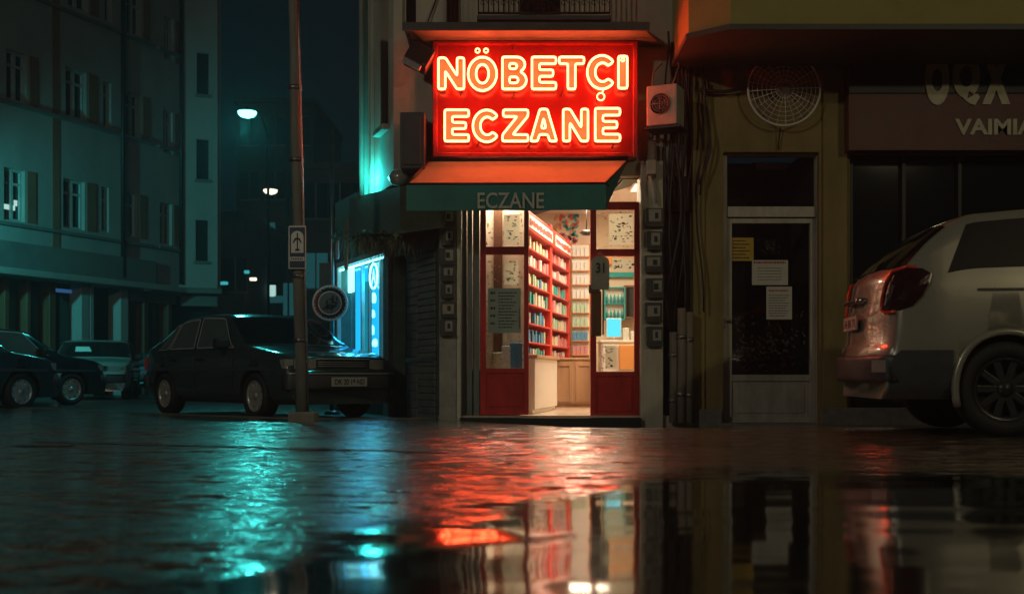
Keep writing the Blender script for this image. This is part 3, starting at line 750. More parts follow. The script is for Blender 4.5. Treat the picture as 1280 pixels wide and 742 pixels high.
# hanging oval plate on right leaf
r = thing('door_plate', 'pale rounded plate hanging at the top of the right door handle', 'door plate', tuple(FA.P(FA.a(750), FA.z(750, 362), .03)))
mb = MB(); pl = []
ca, cw, z0_, z1_ = FA.a(750), .105, FA.z(750, 362), FA.z(750, 320)
for k in range(13): t = math.pi*k/12; pl.append((ca+cw*math.cos(t), z1_-.07+.07*math.sin(t)))
pl += [(ca-cw, z0_+.02), (ca-cw+.02, z0_), (ca+cw-.02, z0_), (ca+cw, z0_+.02)]
mb.prism(pl, lambda a, z, d: FA.P(a, z, d), .0, .035); mb.build('plate', M['pillar_tile'], r)
mb = MB(); fit_text(mb, '31', lambda a, z, d: FA.P(a, z, d), ca-.05, ca+.05, z1_-.20, z1_-.08, .038, offset=.03); mb.build('number', M['ink'], r)
mb = MB(); mb.tube([FA.P(ca-.03, z1_, .02), FA.P(ca, z1_+.05, .02), FA.P(ca+.03, z1_, .02)], .004, 5); mb.build('hook', M['steel'], r)

# ---- wall boxes on the pillars
def wall_box(px, py, w, h, n, label, group, seed):
    a = FA.a(px, n); z = FA.z(px, py, n); rr = random.Random(seed); w *= rr.uniform(.86, 1.06); h *= rr.uniform(.88, 1.08); a += rr.uniform(-.008, .008)
    r = thing('meter_box', label, 'meter box', tuple(FA.P(a, z, n)), 0, group)
    mb = MB(); FA.box(mb, a-w/2, a+w/2, n, n+.05, z-h/2, z+h/2, .008); mb.build('casing', M['meter'], r)
    mb = MB(); FA.box(mb, a-w*rr.uniform(.05, .36), a+w*rr.uniform(.34, .43), n+.05, n+.062, z-h*rr.uniform(.2, .38), z+h*rr.uniform(.3, .42), .004); mb.build('cover', M['pillar_tile'], r)
    mb = MB(); FA.box(mb, a-w*.02+rr.uniform(-.01, .01), a+w*.20, n+.062, n+.068, z-h*.15, z+h*.2, .002); mb.build('dial_marking', M['ink'], r)
    mb = MB(); FA.box(mb, a-w*.45, a+w*.52, n+.0, n+.075, z-h*.62, z-h*.5, .004); mb.build('ledge', M['meter'], r)
ordn = ['topmost', 'second from the top', 'third from the top', 'fourth from the top', 'fifth from the top', 'sixth from the top', 'lowest']
for i, py in enumerate((272, 296, 320, 341, 363, 386, 408)):
    wall_box(559.5, py, .175, .165, .082, f'dark square meter box on the left pillar, {ordn[i]}', 'meter boxes on the left pillar', i)
for i, py in enumerate((271, 300, 329, 359, 389, 419)):
    wall_box(817, py, .20, .19, .102, f'dark square meter box on the right pillar, {ordn[i] if i<5 else "lowest"}', 'meter boxes on the right pillar', i+20)

# ---- neon sign
SG = Frame((0, 12.75), (1, 0))
sg = thing('neon_sign', 'big red box sign with glowing neon letters reading NÖBETÇİ ECZANE', 'sign', (X(669, 12.8), 12.8, 2.97))
sa0, sa1, sz0, sz1 = SG.a(541), SG.a(797), SG.z(669, 197), SG.z(669, 52)
mb = MB(); SG.box(mb, sa0+.03, sa1-.03, -.24, -.04, sz0+.03, sz1-.03); mb.build('panel', M['red_panel'], sg)
mb = MB(); w = .055
SG.box(mb, sa0, sa0+w, -.245, .03, sz0, sz1, .008); SG.box(mb, sa1-w, sa1, -.245, .03, sz0, sz1, .008)
SG.box(mb, sa0+w, sa1-w, -.245, .028, sz0, sz0+w, .008); SG.box(mb, sa0+w, sa1-w, -.245, .028, sz1-w*.7, sz1, .008)
mb.build('frame', M['red_frame'], sg)
row1 = [('N', 546, 582, 71, 113), ('O', 583, 623, 70, 115), ('B', 626, 660, 70, 113), ('E', 663, 697, 70, 113), ('T', 697, 732, 70, 113), ('C', 732, 769, 68, 113), ('I', 771, 786, 69, 112)]
row2 = [('E', 554, 588, 136, 178), ('C', 589, 624, 136, 179), ('Z', 626, 662, 136, 178), ('A', 661, 698, 135, 178), ('N', 702, 737, 135, 178), ('E', 742, 777, 134, 178)]
LN = .095     # letters stand this far in front of the panel
def stroke_letter(ch):
    """closed outline(s) of a broad-stroke capital in the unit box"""
    w = .30
    if ch == 'I': return [[(0, 0), (1, 0), (1, 1), (0, 1)]]
    if ch == 'N': w = .27; return [[(0, 0), (w, 0), (w, .58), (1-w*1.02, 0), (1, 0), (1, 1), (1-w, 1), (1-w, .42), (w*1.02, 1), (0, 1)]]
    if ch == 'E': v = .21; return [[(0, 0), (1, 0), (1, v), (.31, v), (.31, .40), (.88, .40), (.88, .60), (.31, .60), (.31, 1-v), (1, 1-v), (1, 1), (0, 1)]]
    if ch == 'T': return [[(.35, 0), (.65, 0), (.65, .79), (1, .79), (1, 1), (0, 1), (0, .79), (.35, .79)]]
    if ch == 'Z': return [[(0, 0), (1, 0), (1, .21), (.40, .21), (1, .80), (1, 1), (.03, 1), (.03, .79), (.58, .79), (0, .20)]]
    if ch == 'A': return [[(0, 0), (.27, 0), (.34, .21), (.66, .21), (.73, 0), (1, 0), (.64, 1), (.36, 1)], [(.41, .40), (.59, .40), (.5, .72)]]
    if ch == 'O':
        el = lambda rx, ry: [(.5+rx*math.cos(2*math.pi*k/36), .5+ry*math.sin(2*math.pi*k/36)) for k in range(36)]
        return [el(.5, .5), el(.22, .28)]
    if ch == 'C':
        o = []; a0 = math.radians(38)
        for k in range(31): t = a0+(2*math.pi-2*a0)*k/30; o.append((.5+.5*math.cos(t), .5+.5*math.sin(t)))
        for k in range(31): t = 2*math.pi-a0*1.12-(2*math.pi-2.24*a0)*k/30; o.append((.52+.25*math.cos(t), .5+.28*math.sin(t)))
        return [o]
    if ch == 'B':
        o = [(0, 0)]; o += [(.62+.38*math.cos(t), .275+.275*math.sin(t)) for t in [math.radians(-90+k*10) for k in range(17)]]
        o += [(.60+.34*math.cos(t), .765+.235*math.sin(t)) for t in [math.radians(-60+k*10) for k in range(16)]]
        o += [(0, 1)]
        return [o, [(.30, .19), (.60, .19), (.68, .285), (.60, .38), (.30, .38)], [(.30, .63), (.57, .63), (.64, .71), (.57, .80), (.30, .80)]]
def resample(poly, step):
    out = []
    for i in range(len(poly)):
        p = Vector(poly[i]); q = Vector(poly[(i+1) % len(poly)]); d = (q-p).length
        k = max(1, int(d/step))
        for j in range(k): out.append(p+(q-p)*j/k)
    # round the corners of the bent tube
    n = len(out)
    return [(out[i-1]*.22+out[i]*.56+out[(i+1) % n]*.22) for i in range(n)]
for (ch, x0, x1, y0, y1) in row1+row2:
    m = (x0+x1)/2; a0_, a1_ = SG.a(x0+2, LN), SG.a(x1-2, LN); z0_, z1_ = SG.z(m, y1-1.5, LN), SG.z(m, y0+1.5, LN)
    W_, H_ = a1_-a0_, z1_-z0_
    kx = 1/.894 if ch == 'C' else 1
    outs = [[(a0_+u*W_*kx, z0_+v*H_) for u, v in o] for o in stroke_letter(ch)]
    # channel letter body: side walls + back + recessed face
    mb = MB()
    for o in outs:
        n_ = len(o)
        ring0 = [SG.P(a, z, -.04) for a, z in o]; ring1 = [SG.P(a, z, LN-.03) for a, z in o]
        mb.add(ring0+ring1, [(i, (i+1) % n_, n_+(i+1) % n_, n_+i) for i in range(n_)])
    # face
    me = bpy.data.curves.new('t', 'CURVE'); me.dimensions = '2D'; me.fill_mode = 'BOTH'
    for o in outs:
        sp_ = me.splines.new('POLY'); sp_.points.add(len(o)-1); sp_.use_cyclic_u = True
        for p_, (a, z) in zip(sp_.points, o): p_.co = (a, z, 0, 1)
    ob = bpy.data.objects.new('t', me); COL.objects.link(ob)
    dg = bpy.context.evaluated_depsgraph_get(); ev = ob.evaluated_get(dg); ms = ev.to_mesh()
    mb.add([SG.P(v.co.x, v.co.y, -.012) for v in ms.vertices], [list(p.vertices) for p in ms.polygons])
    ev.to_mesh_clear(); bpy.data.objects.remove(ob); bpy.data.curves.remove(me)
    lt = mb.build('letter', M['letter_face'], sg, recalc=False)
    mb = MB()
    for o in outs:
        pts = [SG.P(p.x, p.y, LN) for p in resample(o, .02)]
        mb.tube(pts, .0135, 6, closed=True)
    mb.build('neon_tube', M['neon'], lt)
# dots, cedilla, and the dot in the last letter
def ring(mb, px, py, r, n=LN, rr=.0085):
    a, z = SG.a(px, n), SG.z(px, py, n)
    mb.tube([SG.P(a+r*math.cos(2*math.pi*k/14), z+r*math.sin(2*math.pi*k/14), n) for k in range(14)], rr, 6, closed=True)
for q_ in ((597, 63.5, .024), (607.5, 63.5, .024), (778.5, 75, .018)): mb = MB(); ring(mb, *q_); mb.build('neon_accent', M['neon'], sg)
mb = MB(); ring(mb, 751, 121, .042)
a_, z_ = SG.a(754, LN), SG.z(754, 113, LN); mb.tube([SG.P(a_, z_, LN), SG.P(a_-.015, z_-.04, LN)], .0085, 6)
mb.build('neon_accent', M['neon'], sg)
mb = MB()
for (px, py) in ((575, 118), (640, 122), (596, 182), (700, 120), (745, 126), (660, 184), (765, 184), (640, 60)):
    a_, z_ = SG.a(px), SG.z(px, py); mb.tube([SG.P(a_, z_, -.04), SG.P(a_+.01, z_+.01, .0), SG.P(a_+.03, z_+.06, .02)], .006, 5)
mb.build('wire', M['black'], sg)
# canopy above the sign
r = thing('sign_canopy', 'long flat metal canopy just above the neon sign', 'canopy', (X(669, 12.7), 12.9, 4.3))
cf = 12.36; zc0 = Z(38, cf)
mb = MB(); mb.add([(X(515, cf), cf, zc0), (X(806, cf), cf, zc0), (X(830, 12.99), 12.99, zc0+.0), (X(541, 12.99)-.03, 12.99, zc0),
                   (X(515, cf), cf, zc0+.02), (X(806, cf), cf, zc0+.02), (X(830, 12.99), 12.99, zc0+.06), (X(541, 12.99)-.03, 12.99, zc0+.06)],
                  [(0, 1, 2, 3), (4, 7, 6, 5), (0, 4, 5, 1), (1, 5, 6, 2), (2, 6, 7, 3), (3, 7, 4, 0)])
mb.build('soffit', M['canopy'], r)
mb = MB(); mb.box(X(503, cf), X(812, cf), cf-.03, cf-.003, zc0-.012, Z(29, cf), .006); mb.box(X(503, cf), X(812, cf), cf, 12.97, zc0+.065, zc0+.09)
mb.build('fascia', M['canopy_edge'], r)
# dark mechanism at its left end
r = thing('floodlight', 'broken dark floodlight hanging at the left end of the sign canopy', 'floodlight', (X(525, 12.6), 12.6, 3.9))
mb = MB(); mb.box(-.14, .14, -.09, .09, -.13, .13, .02, Matrix.Translation((X(524, 12.6), 12.6, Z(72, 12.6))) @ Matrix.Rotation(.45, 4, 'Y') @ Matrix.Rotation(-.3, 4, 'X')); mb.build('housing', M['black'], r)
mb = MB(); mb.tube([(X(510, 12.6), 12.55, Z(45, 12.6)), (X(514, 12.6), 12.6, Z(60, 12.6)), (X(522, 12.6), 12.62, Z(68, 12.6))], .02, 6); mb.build('bracket', M['dark_metal'], r)
mb = MB(); mb.box(-.11, .11, -.02, .02, -.03, .03, .005, Matrix.Translation((X(515, 12.5), 12.47, Z(81, 12.5))) @ Matrix.Rotation(.5, 4, 'Y')); mb.build('lens', M['lens_clear'], r)
# projecting box left of the sign
r = thing('wall_cabinet', 'grey metal box mounted on the wall left of the neon sign', 'utility box', (X(511, 12.7), 12.7, Z(210, 12.7)))
mb = MB(); mb.box(X(500, 12.55), X(531, 12.55), 12.55, 12.99, Z(211, 12.55), Z(140, 12.55), .012); mb.build('casing', M['trim_grey'], r)
mb = MB(); mb.box(X(505, 12.55), X(526, 12.55), 12.535, 12.549, Z(206, 12.55), Z(146, 12.55), .004); mb.build('front_panel', M['trim_grey'], r)

# ---- awning
aw = thing('awning', 'orange fabric awning with a dark teal valance lettered ECZANE over the doors', 'awning', (X(640, 12.5), 12.5, 2.27))
Db, Df = 12.72, 12.12
bl, br = Vector((X(536, Db), Db, Z(201, Db))), Vector((X(785, Db), Db, Z(200, Db)))
fl, fr_ = Vector((X(508, Df), Df, Z(230, Df))), Vector((X(757, Df), Df, Z(229, Df)))
mb = MB(); nu, nv = 24, 6; vs = []
for j in range(nv+1):
    for i in range(nu+1):
        u, v = i/nu, j/nv; p = bl.lerp(br, u).lerp(fl.lerp(fr_, u), v); p.z -= .035*math.sin(math.pi*v)*(1+.3*math.sin(u*9+1))+.010*math.sin(u*31+math.sin(u*11))*v; vs.append(p)
mb.add(vs, [(j*(nu+1)+i, j*(nu+1)+i+1, (j+1)*(nu+1)+i+1, (j+1)*(nu+1)+i) for j in range(nv) for i in range(nu)], True)
mb.add([v-Vector((0, 0, .006)) for v in vs], [(j*(nu+1)+i, (j+1)*(nu+1)+i, (j+1)*(nu+1)+i+1, j*(nu+1)+i+1) for j in range(nv) for i in range(nu)], True)
mb.build('fabric', M['awning'], aw, recalc=False)
vh = (263-230)/F*Df
mb = MB(); vs = []; nu = 48
for j in range(7):
    for i in range(nu+1):
        u = i/nu; p = fl.lerp(fr_, u); p.z -= vh*j/6+.004; p.y -= .004+.012*math.sin(u*23)*math.sin(u*7+1)*j/6; vs.append(p)
fs = [(j*(nu+1)+i, (j+1)*(nu+1)+i, (j+1)*(nu+1)+i+1, j*(nu+1)+i+1) for j in range(6) for i in range(nu)]
mb.add(vs, fs, True); mb.add([v+Vector((0, .006, 0)) for v in vs], [f[::-1] for f in fs], True); mb.build('valance', M['awning_teal'], aw, recalc=False)
mb = MB(); fit_text(mb, 'ECZANE', lambda a, z, d: Vector((a, Df-.024-d, z)), X(597, Df), X(680, Df), Z(261, Df), Z(241, Df), 0, offset=.012); mb.build('lettering', M['letters_grey'], aw)
mb = MB(); mb.tube([bl+Vector((0, 0, .02)), br+Vector((0, 0, .02))], .03, 10); mb.tube([fl, fr_], .014, 8)
mb.tube([br, fr_], .012, 8); mb.tube([bl, fl], .012, 8)
mb.tube([br+Vector((-.05, .2, -.2)), fr_+Vector((.1, .25, -.03)), fr_], .012, 6); mb.tube([bl+Vector((.05, .2, -.2)), fl+Vector((.15, .25, -.03)), fl], .012, 6)
mb.build('arm', M['dark_metal'], aw)
# side cloth closing the awning ends
mb = MB(); mb.add([br, fr_, fr_-Vector((0, 0, vh))], [(0, 1, 2)]); mb.build('side_cloth', M['awning_teal'], aw)
mb = MB(); mb.add([bl, fl-Vector((0, 0, vh)), fl], [(0, 1, 2)]); mb.build('side_cloth', M['awning_teal'], aw)

# ---- split air unit at the right of the sign
ac = thing('air_conditioner', 'small beige air conditioner outdoor unit with a round fan right of the neon sign', 'air conditioner', (X(827, 12.8), 12.8, Z(157, 12.6)))
FC = Frame((0, 13.22), (1, -.45))
mb = MB(); FC.pbox(mb, 808, 846, 106, 156, -.30, 0, .012); mb.build('casing', M['plastic_beige'], ac)
fm = Matrix.Translation(FC.P(FC.a(825.5), FC.z(825, 130), .001)) @ Matrix.Rotation(math.atan2(-.45, 1), 4, 'Z') @ Matrix.Rotation(math.radians(90), 4, 'X')
mb = MB(); mb.lathe([(0, .002), (.115, .002), (.115, .006)], fm, 28); mb.build('fan_opening', M['black'], ac)
mb = MB()
for k in range(5):
    t = 2*math.pi*k/5; mb.add([fm @ Vector((.02*math.cos(t), .02*math.sin(t), .012)), fm @ Vector((.10*math.cos(t), .10*math.sin(t), .02)), fm @ Vector((.10*math.cos(t+.7), .10*math.sin(t+.7), .008)), fm @ Vector((.02*math.cos(t+1), .02*math.sin(t+1), .008))], [(0, 1, 2, 3)])
mb.build('fan_blade', M['trim_grey'], ac)
mb = MB()
for rr in (.03, .06, .09, .117): mb.tube([fm @ Vector((rr*math.cos(2*math.pi*k/24), rr*math.sin(2*math.pi*k/24), .022)) for k in range(24)], .0025, 4, closed=True)
mb.tube([fm @ Vector((-.115, 0, .022)), fm @ Vector((.115, 0, .022))], .003, 4); mb.tube([fm @ Vector((0, -.115, .022)), fm @ Vector((0, .115, .022))], .003, 4); mb.build('fan_guard', M['steel'], ac)
mb = MB(); FC.pbox(mb, 806, 850, 157, 160, -.36, -.02, .004); FC.pbox(mb, 812, 815, 160, 172, -.37, -.33); FC.pbox(mb, 838, 841, 160, 172, -.37, -.33); mb.build('bracket', M['dark_metal'], ac)
mb = MB(); mb.tube([FC.P(FC.a(812), FC.z(812, 105), -.1), FC.P(FC.a(810), FC.z(812, 85), -.2), FC.P(FC.a(818), FC.z(812, 72), -.3)], .009, 6)
mb.tube([FC.P(FC.a(838), FC.z(812, 105), -.1), FC.P(FC.a(841), FC.z(812, 80), -.25), FC.P(FC.a(836), FC.z(812, 66), -.33)], .009, 6); mb.build('refrigerant_pipe', M['pipe'], ac)
# pipe and small white junction under it
r = thing('wall_conduit', 'pale vertical conduit with a junction box above the right pillar', 'conduit', (X(814, 12.85), 12.85, Z(222, 12.85)))
mb = MB(); mb.tube([(X(815, 12.85), 12.86, Z(222, 12.85)), (X(815, 12.85), 12.86, Z(176, 12.85))], .05, 12); mb.build('pipe', M['pipe'], r)
mb = MB(); mb.box(X(808, 12.8), X(820, 12.8), 12.78, 12.86, Z(218, 12.8), Z(200, 12.8), .01); mb.build('junction_box', M['plastic_beige'], r)
mb = MB(); mb.tube([(X(803, 12.78), 12.8, Z(214, 12.8)), (X(801, 12.78), 12.8, Z(230, 12.8)), (X(804, 12.78), 12.82, Z(250, 12.8))], .012, 6); mb.tube([(X(812, 12.78), 12.8, Z(220, 12.8)), (X(818, 12.78), 12.82, Z(240, 12.8)), (X(821, 12.78), 12.84, Z(254, 12.8))], .02, 6); mb.build('cable', M['white_paint'], r)

# pipes between the buildings
for i, (px, y0, y1, rr, D_, mt, lb) in enumerate(((852, 60, -60, .055, 12.9, 'pipe', 'thick beige drainpipe high in the gap between the buildings'),
        (842, 528, 415, .05, 12.9, 'pipe', 'short darker drainpipe beside the right pillar'),
        (852, 528, 385, .05, 12.85, 'pipe', 'pale drainpipe foot in the gap between the buildings'),
        (862, 528, 390, .045, 12.85, 'pipe', 'pale drainpipe foot nearest the ochre wall'))):
    r = thing('drainpipe', lb, 'drainpipe', (X(px, D_), D_, Z(y0, D_)), 0, 'drainpipes between the two buildings')
    x_ = X(px, D_); z0, z1 = Z(y0, D_), Z(y1, D_)
    mb = MB(); mb.tube([(x_, D_, z0), (x_+.004, D_, (z0+z1)/2), (x_, D_, z1)], rr, 12); mb.build('pipe', M[mt], r)
    mb = MB()
    for t in (.25, .75): mb.cyl((x_, D_, z0+(z1-z0)*t-.025), (x_, D_, z0+(z1-z0)*t+.025), rr*1.18, 12)
    mb.build('collar', M['steel'], r)
rc = random.Random(11)
for i in range(14):
    px = rc.uniform(834, 878); y0 = rc.uniform(35, 110); y1 = rc.uniform(230, 420); D_ = 12.84+rc.random()*.08
    pts = []; w = rc.uniform(-12, 12)
    for k in range(12):
        t = k/11; pts.append((X(px+w*math.sin(t*3.1)+3*math.sin(t*9+i), D_), D_, Z(y0+(y1-y0)*t, D_)))
    mb = MB(); mb.tube(pts, rc.uniform(.008, .02), 6)
    tag(mb.build('hanging_cable', M['black']), 'loose black cable hanging down the gap between the two buildings', 'cable', 'black cables in the gap between the buildings')
mb = MB(); mb.tube([(X(875, 12.88), 12.9, Z(113, 12.9)), (X(905, 12.88), 12.9, Z(115, 12.9)), (X(936, 12.88), 12.9, Z(110, 12.9))], .02, 6)
tag(mb.build('feed_cable', M['black']), 'black cable running to the round wire disc', 'cable')

# ------------------------------------------------------------------ LOW SHOP with blue window (side street)
FL = Frame((X(548, 13.0), 13.0), (-.457, 1.0)); FL.n = -FL.n
shop = thing('corner_shop', 'low side-street shop with a bright blue window and a thatched canopy', 'shop', tuple(FL.P(2, 0)))
fz = lambda px, py, n=0: FL.z(px, py, n)
def W(px, n=0): return FL.a(px, n)
g0, g1 = W(485), W(426)
gh = (g0, g1, fz(455, 452), fz(455, 326))
dh = (W(508), W(493), -.1, fz(500, 320))
mb = MB(); FL.wall(mb, 0.0, W(419), -.2, 3.1, [gh, dh], depth=.18); mb.build('front_wall', M['shop_dark'], shop)
mb = MB(); FL.box(mb, -.0, W(419), -3.0, -.185, 3.0, 3.1); mb.build('roof', M['shop_dark'], shop)
mb = MB(); FL.box(mb, W(419)-.15, W(419), -3.0, -.185, -.2, 3.0); mb.build('end_wall', M['shop_dark'], shop)
mb = MB(); FL.box(mb, dh[0], dh[1], -.17, -.15, -.1, dh[3]); mb.build('doorway', M['dark'], shop)
# window frame, cyan interior
w_ = empty('window', parent=shop)
mb = MB()
FL.box(mb, g0-.12, g0, 0, .06, gh[2], gh[3]+.03, .006); FL.box(mb, g1-.02, g1+.06, 0, .06, gh[2], gh[3]+.03, .006); FL.box(mb, g0-.12, g1+.06, 0, .06, gh[3], gh[3]+.07, .006)
for px in (447, 456, 470): FL.box(mb, W(px)-.02, W(px)+.02, -.10, -.05, gh[2], gh[3], .004)
mb.build('frame', M['frame_teal'], w_)
mb = MB(); FL.box(mb, g0, g1, -.085, -.078, gh[2], gh[3]); mb.build('pane', M['glass'], w_)
mb = MB(); FL.box(mb, g0+.02, g1-.02, -.26, -.22, gh[2], gh[3]); mb.build('lightbox', M['cyan_glow'], w_)
mb = MB(); FL.box(mb, g0, g1, .004, .03, gh[3]-.05, gh[3]-.025); mb.build('light_strip', M['cyan_tube'], w_)
mb = MB(); FL.box(mb, W(478), W(473), -.2, -.14, gh[2], gh[3]-.1, .02); FL.box(mb, W(446), W(441), -.2, -.15, gh[2], gh[3]-.25, .02); mb.build('curtain', M['cyan_dim'], w_)  # curtain glows by itself: the backlight is put into its material
for px in (436, 462):
    ld = bpy.data.lights.new('window_light', 'POINT'); ld.energy = 16; ld.color = (.02, .42, 1.0); ld.shadow_soft_size = .12
    lo = bpy.data.objects.new('window_light', ld); COL.objects.link(lo); lo.location = FL.P(W(px, -.12), FL.z(px, 350, -.12), -.13)
# things displayed in the window
def in_window(px, py, w, h, mt, nm, lb, cat, n=-.1):
    mb = MB(); a, z = W(px, n), FL.z(px, py, n); FL.box(mb, a-w/2, a+w/2, n-.05, n, z-h/2, z+h/2, min(w, h)*.3)
    return tag(mb.build(nm, mt), lb, cat)
in_window(437, 348, .22, .42, M['cyan_tube'], 'lampshade', 'white glowing upright lampshade in the blue shop window', 'lamp')
for i, (px, py, s) in enumerate(((466, 392, .10), (467, 372, .13), (465, 412, .12), (469, 428, .10))):
    a, z = W(px, -.2), FL.z(px, py, -.2); mb = MB(); mb.lathe([(0, -s*.6), (s*.4, -s*.5), (s*.5, 0), (s*.3, s*.4), (0, s*.6)], Matrix.Translation(FL.P(a, z, -.2)), 10)
    tag(mb.build('hanging_ornament', M['cyan_tube']), 'glowing round ornament strung at the right side of the blue shop window', 'ornament', 'ornaments strung in the blue window')
r = thing('round_plaque', 'round ring plaque with a letter, upper right of the blue shop window', 'plaque', tuple(FL.P(W(467, -.1), fz(467, 345), -.05)))
mb = MB(); a, z = W(467, -.03), FL.z(467, 345, -.03)
mb.tube([FL.P(a+.17*math.cos(2*math.pi*k/28), z+.17*math.sin(2*math.pi*k/28), -.03) for k in range(28)], .014, 6, closed=True); mb.build('ring', M['cyan_tube'], r)
mb = MB(); fit_text(mb, 'A', lambda a_, z_, d: FL.P(a_, z_, -.03+d), a+.08, a-.08, z-.1, z+.1, 0, offset=.02); mb.build('letter', M['cyan_tube'], r)
in_window(480, 440, .10, .16, M['int_orange'], 'small_crate', 'small reddish crate on the sill at the right of the blue window', 'crate', .08)
# roller shutter right part
mb = MB(); s0, s1 = W(546), W(524); zt = fz(535, 265)
zz = -.12
while zz < zt: FL.box(mb, s0-.0, s1, .0, .03+.0, zz, zz+.075, .012); zz += .08
sh = mb.build('roller_shutter', M['shutter'], shop)
mb = MB(); zz = -.12
while zz < fz(515, 300): FL.box(mb, W(523), W(511), .0, .025, zz, zz+.10, .012); zz += .105
mb.build('roller_shutter', M['shutter'], shop)
mb = MB(); FL.box(mb, W(546), W(510), .03, .05, fz(535, 452), fz(535, 446)); FL.box(mb, W(492), W(486), 0, .08, -.1, fz(488, 322), .006); mb.build('shutter_rail', M['steel'], shop)
# canopy: fascia board + hanging thatch
cn = thing('thatched_canopy', 'dark board canopy with hanging dry thatch above the blue shop window', 'canopy', tuple(FL.P(1.8, 2.6, .4)))
n1 = .55
ct = [(W(500, n1), FL.z(500, 233, n1)), (W(437, n1), FL.z(437, 248, n1))]
cb = [(W(500, n1), FL.z(500, 292, n1)), (W(437, n1), FL.z(437, 292, n1))]
mb = MB(); q = [FL.P(ct[0][0], ct[0][1], n1), FL.P(ct[1][0], ct[1][1], n1), FL.P(cb[1][0], cb[1][1], n1), FL.P(cb[0][0], cb[0][1], n1)]
q2 = [FL.P(ct[0][0], ct[0][1]+.12, 0.02), FL.P(ct[1][0], ct[1][1]+.12, 0.02), FL.P(cb[1][0], cb[1][1]+.1, 0.02), FL.P(cb[0][0], cb[0][1]+.1, 0.02)]
mb.add(q+q2, [(0, 1, 2, 3), (4, 7, 6, 5), (0, 4, 5, 1), (1, 5, 6, 2), (2, 6, 7, 3), (3, 7, 4, 0)]); mb.build('board', M['shop_dark'], cn)
mb = MB(); e = [FL.P(ct[1][0]+.01, ct[1][1], n1), FL.P(ct[1][0]+.45, ct[1][1]-.10, .05), FL.P(cb[1][0]+.45, cb[1][1]-.02, .05), FL.P(cb[1][0]+.01, cb[1][1], n1)]
mb.add(e+[p+Vector((0, .03, 0)) for p in e], [(0, 1, 2, 3), (4, 7, 6, 5), (0, 4, 5, 1), (1, 5, 6, 2), (2, 6, 7, 3), (3, 7, 4, 0)]); mb.build('end_board', M['frame_teal'], cn)
mb = MB(); rt = random.Random(5)
for i in range(1500):
    px = rt.uniform(430, 548); n_ = rt.uniform(.15, .5); a = W(px, n_)
    if a < .02: continue
    top = FL.z(px, rt.uniform(272, 300), n_); ln = rt.uniform(.12, .38)*(1.0 if px < 500 else .8)
    p = FL.P(a, top, n_); d = Vector((rt.uniform(-.25, .25), rt.uniform(-.2, .2), -1)).normalized(); wv = Vector((rt.uniform(-1, 1), rt.uniform(-1, 1), 0)).normalized()*rt.uniform(.004, .012)
    mb.add([p-wv, p+wv, p+d*ln+wv*.3], [(0, 1, 2)])
mb.build('thatch', M['thatch'], cn)
mb = MB()
for i in range(260):
    px = rt.uniform(415, 500); n_ = rt.uniform(.3, .65); a = W(px, n_); p = FL.P(a, FL.z(px, rt.uniform(286, 302), n_), n_)
    u = Vector((rt.uniform(-1, 1), rt.uniform(-1, 1), rt.uniform(-1, .3))).normalized()*rt.uniform(.03, .08); v = u.cross(Vector((rt.random(), rt.random(), rt.random()))).normalized()*rt.uniform(.012, .03)
    mb.add([p, p+u*.5+v, p+u, p+u*.5-v], [(0, 1, 2, 3)])
mb.build('foliage', M['foliage'], cn)
for i, (px, py, w, h, mt) in enumerate(((421, 312, .12, .26, 'paper'), (432, 318, .14, .42, 'wood_light'))):
    n_ = .3; mb = MB(); a, z = W(px, n_), FL.z(px, py, n_); FL.box(mb, a-w/2, a+w/2, n_-.02, n_, z-h/2, z+h/2, .005)
    tag(mb.build('hanging_board', M[mt]), ['pale card hanging at the far end of the thatched canopy', 'tan board hanging at the far end of the thatched canopy'][i], 'board')
mb = MB(); mb.lathe([(0, 0), (.10, .02), (.14, .10), (.10, .17), (.04, .2)], Matrix.Translation((X(500, 12.95), 12.95, Z(232, 12.9))), 12)
tag(mb.build('wall_lantern', M['lens_clear']), 'small cluttered lantern on the wall left of the awning', 'lantern')

# ------------------------------------------------------------------ OCHRE BUILDING (right)
O = thing('ochre_building', 'ochre building with a jutting upper floor right of the pharmacy', 'building', (4.5, 13.0, -.1))
FO = Frame((0, 13.0), (1, 0))
mb = MB()
dh = (FO.a(904), FO.a(1024), -.3, FO.z(960, 190))
sh_ = (FO.a(1062), FO.a(1420), FO.z(1200, 545), FO.z(1200, 190))
FO.wall(mb, FO.a(866), FO.a(1450), -.3, 4.9, [dh, sh_], depth=.22)
mb.build('ground_wall', M['wall_ochre'], O)
mb = MB(); FO.box(mb, FO.a(866), FO.a(880), .002, .03, -.3, 4.2); FO.box(mb, FO.a(1028), FO.a(1058), .002, .04, -.3, 4.2, .006); mb.build('pilaster', M['wall_ochre'], O)
mb = MB(); FO.box(mb, FO.a(868, .07), FO.a(903, .07), .0, .07, -.3, .10, .012); FO.box(mb, FO.a(1026, .07), FO.a(1450, .07), .045, .09, -.3, .12, .012); mb.build('plinth', M['concrete'], O)
# jutting upper floor
zb = Z(31, 11.5)
mb = MB(); xa, xb, xc = X(861, 11.8), X(913, 11.5), 12.0
poly = [(xa, 13.2), (xa, 11.82), (xb, 11.5), (xc, 11.5), (xc, 13.2)]
mb.prism(poly, lambda a, b, d: Vector((a, b, d)), zb, 9.0); mb.build('upper_storey', M['wall_ochre_up'], O)
mb = MB(); mb.prism([(xa-.03, 13.19), (xa-.03, 11.79), (xb-.01, 11.46), (xc, 11.46), (xc, 13.19)], lambda a, b, d: Vector((a, b, d)), zb-.06, zb-.003); mb.build('ledge', M['canopy_edge'], O)
